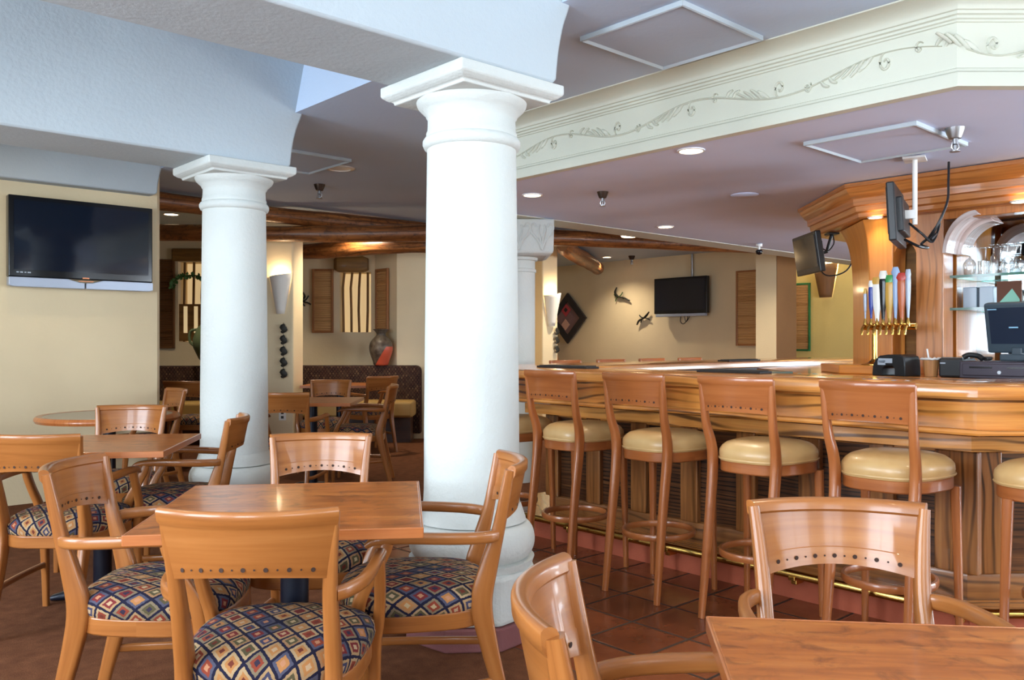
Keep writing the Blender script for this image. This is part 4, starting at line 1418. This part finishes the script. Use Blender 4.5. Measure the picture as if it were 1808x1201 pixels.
# leafy garland and round green pot in the left gap
o = tag(empty('garland', (-4.30, YB - .06, 1.98)), 'green leafy garland arched over the small window in the left gap', 'garland')
b = MB()
arc = [(.26 * math.cos(PI - k * PI / 14), 0, .17 * math.sin(k * PI / 14)) for k in range(15)]
b.tube(arc, (.012, .012), n=6); b.build('stem', M['leafgreen'], o)
b = MB()
for k in range(70):
    p = Vector(arc[k % 15]); d = Vector((random.uniform(-1, 1), random.uniform(-.5, .1), random.uniform(-1, 1))).normalized() * .06
    q = d.cross(Vector((0, 1, .3))).normalized() * .02
    b.poly([p, p + d * .5 + q, p + d, p + d * .5 - q])
f = b.build('foliage', plain('garland_leaf', lin(74, 120, 66), .5), o, smooth=0); f['kind'] = 'stuff'
o = tag(empty('green_pot', (-3.66, 10.5, .97)), 'round grey green pot on the booth ledge beside the second column', 'pot')
b = MB(); b.lathe([(0, 0), (.12, 0), (.2, .08), (.265, .22), (.27, .32), (.22, .46), (.14, .53), (.12, .56), (.14, .58), (.11, .58), (.1, .54), (0, .52)], 40); b.build('body', M['pot_green'], o, smooth=60)
b = MB(); b.tube(spline([(-.2, -.02, .44), (-.3, -.03, .42), (-.31, -.03, .3), (-.26, -.02, .24)], 5), (.018, .018), n=8); b.build('handle', M['pot_green'], o)

# ================================================================== booths, vase
def booth(name, x0, x1, yf, yb, label, zt=.955):
    o = tag(empty(name, ((x0 + x1) / 2, yf, 0)), label, 'booth', 'patterned booths in the back room')
    w = x1 - x0; d = yb - yf
    r = .07
    pr = [(-w / 2, .08), (w / 2, .08), (w / 2, zt - r)] + [(w / 2 - r + r * math.cos(t), zt - r + r * math.sin(t)) for t in (PI / 8, PI / 4, PI * 3 / 8)] + [(w / 2 - r, zt), (-w / 2 + r, zt)] + [(-w / 2 + r - r * math.sin(t), zt - r + r * math.cos(t)) for t in (PI / 8, PI / 4, PI * 3 / 8)] + [(-w / 2, zt - r)]
    b = MB()
    b.loft([[(p[0], d - .14, p[1]) for p in pr], [(p[0], d, p[1]) for p in pr]])
    for i, f in enumerate(b.f):
        b.uv[i] = [(b.v[j].x + b.v[j].y, b.v[j].z) for j in f]
    b.build('backrest', M['booth'], o, smooth=30, bevel=.02)
    b = MB(); b.box((0, (d - .14) / 2 , .42), (w - .12, d - .14, .20)); b.build('seat_cushion', M['olive_vinyl'], o, smooth=0, bevel=.03)
    b = MB(); b.box((0, (d - .05) / 2 + .05, .16), (w - .2, d - .2, .32)); b.build('plinth', M['dark_wood'], o, smooth=0)
    return o


booth('booth_bench', -2.84, -1.17, 10.5, 11.05, 'patterned upholstered booth with tan seat below the shuttered window')
booth('booth_bench', -4.7, -3.25, 10.25, 10.85, 'patterned upholstered booth in the dark gap behind the second column')
o = tag(empty('vase', (-1.69, 10.96, .958)), 'dark clay vase with an orange red belly standing on the booth back', 'vase')
vp = spline([(.0, 0), (.085, 0), (.105, .05), (.14, .15), (.152, .23), (.135, .30), (.09, .355), (.062, .385), (.06, .41), (.085, .445), (.105, .46), (.095, .462), (.06, .43), (0, .40)], 3)
b = MB(); b.lathe(vp, 40)
tv_ = NT('two_tone_clay')
tc = tv_.n.new('ShaderNodeTexCoord'); sp = tv_.n.new('ShaderNodeSeparateXYZ'); tv_.link(tc.outputs['Object'], sp.inputs[0])
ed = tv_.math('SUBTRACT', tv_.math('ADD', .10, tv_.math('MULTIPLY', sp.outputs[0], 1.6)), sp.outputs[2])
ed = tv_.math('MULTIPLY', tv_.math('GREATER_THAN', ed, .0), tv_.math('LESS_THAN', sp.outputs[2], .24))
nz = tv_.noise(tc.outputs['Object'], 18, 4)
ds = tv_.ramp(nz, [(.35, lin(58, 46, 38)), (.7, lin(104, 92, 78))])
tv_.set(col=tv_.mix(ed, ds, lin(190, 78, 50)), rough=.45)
b.build('body', tv_.m, o, smooth=60)

# ================================================================== wall sconces
def sconce(loc, rz, r0, r1, h, mat, label, power=8, col=(1, .78, .5)):
    """half cone against a wall whose face looks along -y"""
    o = tag(empty('wall_sconce', loc, rz), label, 'wall lamp')
    rings = []
    for i in range(9):
        t = i / 8
        r = r1 + (r0 - r1) * t
        ring = [(r * math.cos(PI + k * PI / 16), r * math.sin(PI + k * PI / 16) - .004, -h + h * t + (0 if i < 8 else .02 * math.cos(PI + k * PI / 16))) for k in range(17)]
        rings.append(ring)
    b = MB(); b.loft(rings, closed=False, cap=False)
    i0 = len(b.v); b.poly([Vector(p) for p in rings[0]])
    s = b.build('shade', mat, o, smooth=50)
    m = s.modifiers.new('Solidify', 'SOLIDIFY'); m.thickness = .006; m.offset = -1
    b = MB(); b.lathe([(0, -.09), (.018, -.085), (.026, -.06), (.02, -.03), (.0, -.02)], 16, (0, -r0 * .45, 0)); b.build('bulb', M['lamp'], o, smooth=60)
    L = bpy.data.lights.new('sconce_light', 'POINT'); L.energy = power; L.color = col; L.shadow_soft_size = .03
    lo = bpy.data.objects.new('sconce_light', L); COL.objects.link(lo)
    lo.parent = o; lo.location = (0, -r0 * .5, .01)
    return o


sconce((-2.585, 9.498, 2.0), 0, .125, .045, .43, M['ceramic'], 'white plaster cone sconce glowing on the pier right of the second column', 3)
P = ab(cp[0] + .16, cp[1] - .002, 1.95)
sconce(P, TH, .15, .06, .46, M['ceramic'], 'white plaster cone sconce on the far pier beside the diamond picture', 4)
P = ab(12.995, 6.74, 2.50)
sconce(P, TH - PI / 2, .20, .10, .52, M['sconce_brown'], 'brown cone sconce lighting the yellow wall', 60)

# strings of tin ornaments hanging below the sconces
def chain(loc, rz, n, s, label):
    o = tag(empty('hanging_ornament', loc, rz), label, 'ornament', 'strings of tin ornaments below the sconces')
    b = MB(); b.tube([(0, 0, 0), (0, 0, -n * s)], (.003, .003), n=6); b.build('cord', M['dark_metal'], o)
    for k in range(n):
        b = MB(); z = -k * s - s * .5
        b.tube(spline([(-.02, -.01, z - s * .36), (.025, -.015, z - s * .1), (-.01, -.015, z + s * .12), (.02, -.01, z + s * .34)], 4), [(.012 + .02 * math.sin(PI * i / 12), .008) for i in range(13)], side=(1, 0, 0), n=8)
        b.build('tin_charm', M['dark_metal'], o, smooth=60)


chain((-2.55, 9.47, 1.47), 0, 5, .125, 'string of five dark tin ornaments below the sconce by the second column')
P = ab(cp[0] + .25, cp[1] - .03, 1.48)
chain(P, TH, 3, .13, 'string of dark tin ornaments below the far sconce')
o = tag(empty('wall_outlet', (-2.565, 9.494, .44)), 'small cream wall outlet low on the pier with the sconce', 'outlet')
b = MB(); b.box((0, 0, 0), (.08, .01, .12)); b.build('plate', M['white_plastic'], o, smooth=0, bevel=.003)
b = MB(); b.box((0, -.006, .025), (.03, .004, .03)); b.box((0, -.006, -.025), (.03, .004, .03)); b.build('socket', M['black'], o, smooth=0)

# lizards and bird on the far wall
def critter(loc, rz, label, mats, spread):
    o = tag(empty('wall_ornament', loc, rz), label, 'ornament', 'tin creatures on the walls')
    b = MB()
    b.tube([(p[0], -.03, p[1]) for p in spline(spread, 6)], [(.008 + .028 * math.sin(PI * min(1, (i + .5) / (6 * (len(spread) - 1) + 1))), .012) for i in range(6 * (len(spread) - 1) + 1)], side=(0, 1, 0), n=8)
    b.build('body', mats[0], o, smooth=60)
    mid = spread[len(spread) // 2]
    for sx, sz in ((-.11, .05), (.09, .08), (-.08, -.08), (.12, -.04)):
        b = MB(); b.tube(spline([(mid[0], -.028, mid[1]), (mid[0] + sx * .6, -.03, mid[1] + sz * .3), (mid[0] + sx, -.02, mid[1] + sz)], 4), (.011, .008), n=6)
        b.build('limb', mats[1], o)


P = ab(11.68, 9.87, 2.07)
critter(P, TH - PI / 2, 'dark and green tin lizard on the far wall left of the television', (M['dark_metal'], M['leafgreen']), [(-.14, .17), (-.18, .08), (-.1, .0), (.02, -.02), (.16, -.08)])
P = ab(11.68, 9.45, 1.66)
critter(P, TH - PI / 2, 'dark tin bird on the far wall just below left of the television', (M['dark_metal'], M['dark_metal']), [(-.1, -.1), (-.04, -.02), (.06, .02), (.17, .12)])
critter((-2.80, YB - .02, 1.84), 0, 'small dark tin creature on the wall edge left of the reed shutter', (M['dark_metal'], M['dark_metal']), [(-.02, .1), (.02, .03), (-.02, -.04), (.02, -.1)])

# diamond picture
P = ab(11.66, 11.22, 1.71)
o = tag(empty('diamond_picture', P, TH - PI / 2), 'diamond shaped textile picture in a wide charcoal frame near the far sconce', 'picture')
def dia(h): return [(0, -h), (h, 0), (0, h), (-h, 0)]
b = MB()
R1, R2 = dia(.48), dia(.32)
for i in range(4):
    j = (i + 1) % 4
    b.loft([[(R1[i][0], y, R1[i][1]) for y in (0,)] + [(R1[j][0], 0, R1[j][1]), (R2[j][0], 0, R2[j][1]), (R2[i][0], 0, R2[i][1])],
            [(R1[i][0], -.04, R1[i][1]), (R1[j][0], -.04, R1[j][1]), (R2[j][0], -.04, R2[j][1]), (R2[i][0], -.04, R2[i][1])]])
b.build('frame', M['frame_dark'], o, smooth=0)
b = MB(); b.loft([[(p[0], 0, p[1]) for p in dia(.33)], [(p[0], -.015, p[1]) for p in dia(.33)]]); cl = b.build('cloth', M['violet_grey'], o, smooth=0)
for (cx, cz, r, mm) in ((-.05, .16, .13, 'pink'), (-.05, .16, .05, 'frame_dark'), (-.06, -.12, .11, 'pale_pink'), (.06, .03, .09, 'violet_grey'), (-.08, -.3, .045, 'white_gloss')):
    b = MB(); yy = -.022 - (.004 if r < .06 else 0); b.loft([[(cx + p[0], -.014, cz + p[1]) for p in dia(r)], [(cx + p[0], yy, cz + p[1]) for p in dia(r)]]); b.build('patch', M[mm], cl, smooth=0)
o = tag(empty('floor_vase', ab(11.4, 11.38, 0)), 'slim red brown wooden vase standing below the diamond picture', 'vase')
b = MB(); b.lathe(spline([(0, 0), (.12, 0), (.16, .3), (.13, .8), (.08, 1.1), (.10, 1.26), (.085, 1.26), (.06, 1.1), (0, 1.0)], 4), 32); b.build('body', M['canopy'], o, smooth=60)

# ================================================================== ceiling fittings
def downlight(X, Y, z, r, label, power, col=(1, .84, .62), spot=True, soft=None):
    o = tag(empty('ceiling_light', (X, Y, z)), label, 'ceiling light', 'recessed ceiling lights')
    b = MB(); b.lathe([(r * .82, -.002), (r * .86, -.008), (r, -.006), (r, 0), (r * .82, 0)], 32); b.build('trim_ring', M['lamp_trim'], o, smooth=50)
    b = MB(); b.lathe([(0, -.003), (r * .82, -.003), (r * .82, -.001), (0, -.001)], 32); b.build('lens', M['lamp'], o, smooth=30)
    if power:
        L = bpy.data.lights.new('downlight', 'SPOT'); L.energy = power; L.color = col; L.spot_size = math.radians(130); L.spot_blend = .8; L.shadow_soft_size = r * .8
        lo = bpy.data.objects.new('downlight', L); COL.objects.link(lo)
        lo.parent = o; lo.location = (0, 0, -.03)
    return o


downlight(1.016, 4.82, ZS + .004, .078, 'round recessed light in the bar soffit near its moulded edge', LAMP * 1.2)
downlight(.15, 6.27, ZS + .004, .075, 'round recessed light in the bar soffit beside the big column', LAMP)
downlight(1.443, 7.99, ZS + .004, .08, 'round recessed light in the bar soffit near its far edge', LAMP)
P = ab(5.692, 2.60)
downlight(P.x, P.y, ZC + .0, .05, 'small recessed light under the left end of the wooden canopy', LAMP * .13)
P = ab(5.692, 1.72)
downlight(P.x, P.y, ZC + .0, .055, 'small recessed light under the front of the wooden canopy', LAMP * .15)
downlight(-3.9, 9.72, ZL, .09, 'recessed light above the logs left of the second column', LAMP * 2)
downlight(-1.88, 10.0, ZL, .09, 'added recessed light in the back room ceiling hidden over the upper log', LAMP * 3)  # hidden lamp added to brighten the back room walls
downlight(1.63, 14.6, ZL, .085, 'recessed light on the far ceiling beside the slanting log', LAMP * 2)
downlight(1.25, 11.95, ZL, .09, 'added recessed light hidden above the far log', LAMP * 3.5)  # out-of-sight lamp added to brighten the far cream wall
downlight(3.0, 11.3, ZL, .09, 'added recessed light hidden over the far side of the room', LAMP * 3)  # unseen lamp added to lift the far walls
o = tag(empty('can_light', (1.42, 10.3, ZL)), 'bright surface mounted can light in front of the far log', 'ceiling light')
b = MB(); b.lathe([(0, 0), (.11, 0), (.11, -.17), (.1, -.18), (.095, -.17), (0, -.165)], 32); b.build('can', M['lamp_trim'], o, smooth=40)
b = MB(); b.lathe([(0, -.176), (.095, -.176), (.09, -.19), (0, -.2)], 32); b.build('lens', M['lamp'], o, smooth=40)
L = bpy.data.lights.new('can_bulb', 'SPOT'); L.energy = LAMP * 1.5; L.color = (1, .8, .55); L.spot_size = math.radians(150); L.spot_blend = .8; L.shadow_soft_size = .08
lo = bpy.data.objects.new('can_bulb', L); COL.objects.link(lo); lo.parent = o; lo.location = (0, 0, -.24)
o = tag(empty('ceiling_plate', (1.718, 6.27, ZS + .004)), 'faint round cover plate on the bar soffit', 'cover plate')
b = MB(); b.lathe([(0, -.012), (.09, -.01), (.10, -.003), (.10, 0), (0, 0)], 32); b.build('plate', M['soffit'], o, smooth=40)
o = tag(empty('ceiling_speaker', (-1.45, 7.16, ZL)), 'round white ceiling speaker beside the far hatch', 'speaker')
b = MB(); b.lathe([(0, -.006), (.085, -.006), (.09, -.012), (.12, -.008), (.125, 0), (0, 0)], 32); b.build('grille', M['white_gloss'], o, smooth=40)


def sprinkler(X, Y, z, label, mat, s=1.0):
    o = tag(empty('ceiling_sprinkler', (X, Y, z)), label, 'sprinkler', 'fire sprinklers on the ceiling')
    b = MB(); b.lathe([(0, 0), (.042 * s, 0), (.036 * s, -.02 * s), (.026 * s, -.045 * s), (.016 * s, -.048 * s), (0, -.048 * s)], 20); b.build('cup', mat, o, smooth=40)
    b = MB(); b.lathe([(.012 * s, -.045 * s), (.012 * s, -.07 * s), (.006 * s, -.075 * s), (.006 * s, -.098 * s), (.022 * s, -.1 * s), (.022 * s, -.104 * s), (0, -.104 * s)], 16)
    b.tube([(-.012 * s, 0, -.06 * s), (-.016 * s, 0, -.085 * s), (0, 0, -.102 * s)], (.003 * s, .003 * s), n=6); b.tube([(.012 * s, 0, -.06 * s), (.016 * s, 0, -.085 * s), (0, 0, -.102 * s)], (.003 * s, .003 * s), n=6)
    b.build('head', M['steel'], o, smooth=40)


sprinkler(.656, 6.15, ZS + .004, 'bronze sprinkler head on the bar soffit right of the big column', M['bronze'], 1.0)
sprinkler(2.255, 4.325, ZS + .004, 'chrome sprinkler head on the bar soffit above the wooden canopy', M['steel'], 1.15)
sprinkler(-1.79, 7.9, ZL, 'dark sprinkler head on the ceiling between the two big columns', M['bronze'], 1.25)
sprinkler(2.03, 14.4, ZL, 'tiny black sprinkler head on the far ceiling by the slanting log', M['bronze'], 1.4)
o = tag(empty('security_camera', (2.72, 9.35, ZS - .002)), 'small white dome camera at the far edge of the bar soffit', 'camera')
b = MB(); b.lathe([(0, 0), (.035, 0), (.035, -.03), (0, -.03)], 20); b.tube([(0, 0, -.02), (0, 0, -.07)], (.012, .012), n=8); b.build('mount', M['white_plastic'], o, smooth=40)
b = MB(); b.lathe([(.0, -.06), (.03, -.065), (.04, -.085), (.03, -.11), (0, -.12)], 20); b.build('lens', M['black_gloss'], o, smooth=60)

# ================================================================== light, world, camera
W = bpy.data.worlds.new('daylight_sky'); S.world = W
W.use_nodes = True
bg = W.node_tree.nodes['Background']
sk = W.node_tree.nodes.new('ShaderNodeTexSky')
sk.sky_type = 'HOSEK_WILKIE'
sk.sun_direction = (-.3, -.5, .8)
W.node_tree.links.new(sk.outputs[0], bg.inputs[0])
bg.inputs[1].default_value = .5
# extra recessed lamps added out of view to light the dining room
for k, (bb, aa) in enumerate([(.4, .5), (.2, 3.9), (-1.0, 2.0), (1.3, 6.3), (3.1, .4), (4.9, -.6)]):
    P = ab(bb, aa)
    downlight(P.x, P.y, ZH if bb < 2.63 else (ZL), .08, ['added recessed light in the high ceiling over the viewer', 'added recessed light in the high ceiling between the first two beams', 'added recessed light in the high ceiling by the side windows', 'added recessed light in the high ceiling before the television wall', 'added recessed light in the low ceiling right of the viewer', 'added recessed light in the low ceiling behind the bar corner'][k], LAMP * .7)

cam = bpy.data.cameras.new('camera')
cam.sensor_width = 36
cam.lens = 36 * 1500 / 1808
cam.shift_y = 4.5 / 1808
cam.clip_start = .05
co = bpy.data.objects.new('camera', cam)
COL.objects.link(co)
co.location = (0, 0, H)
co.rotation_euler = (PI / 2, 0, 0)
S.camera = co
S.view_settings.view_transform = 'Standard'
S.view_settings.look = 'None'
S.view_settings.exposure = EXPOSURE
S.view_settings.gamma = 1
S.view_settings.use_curve_mapping = False
S.cycles.use_denoising = True
S.cycles.max_bounces = 8
S.cycles.diffuse_bounces = 5
S.cycles.transparent_max_bounces = 16
S.cycles.sample_clamp_indirect = 8
S.cycles.caustics_reflective = False
S.cycles.caustics_refractive = False
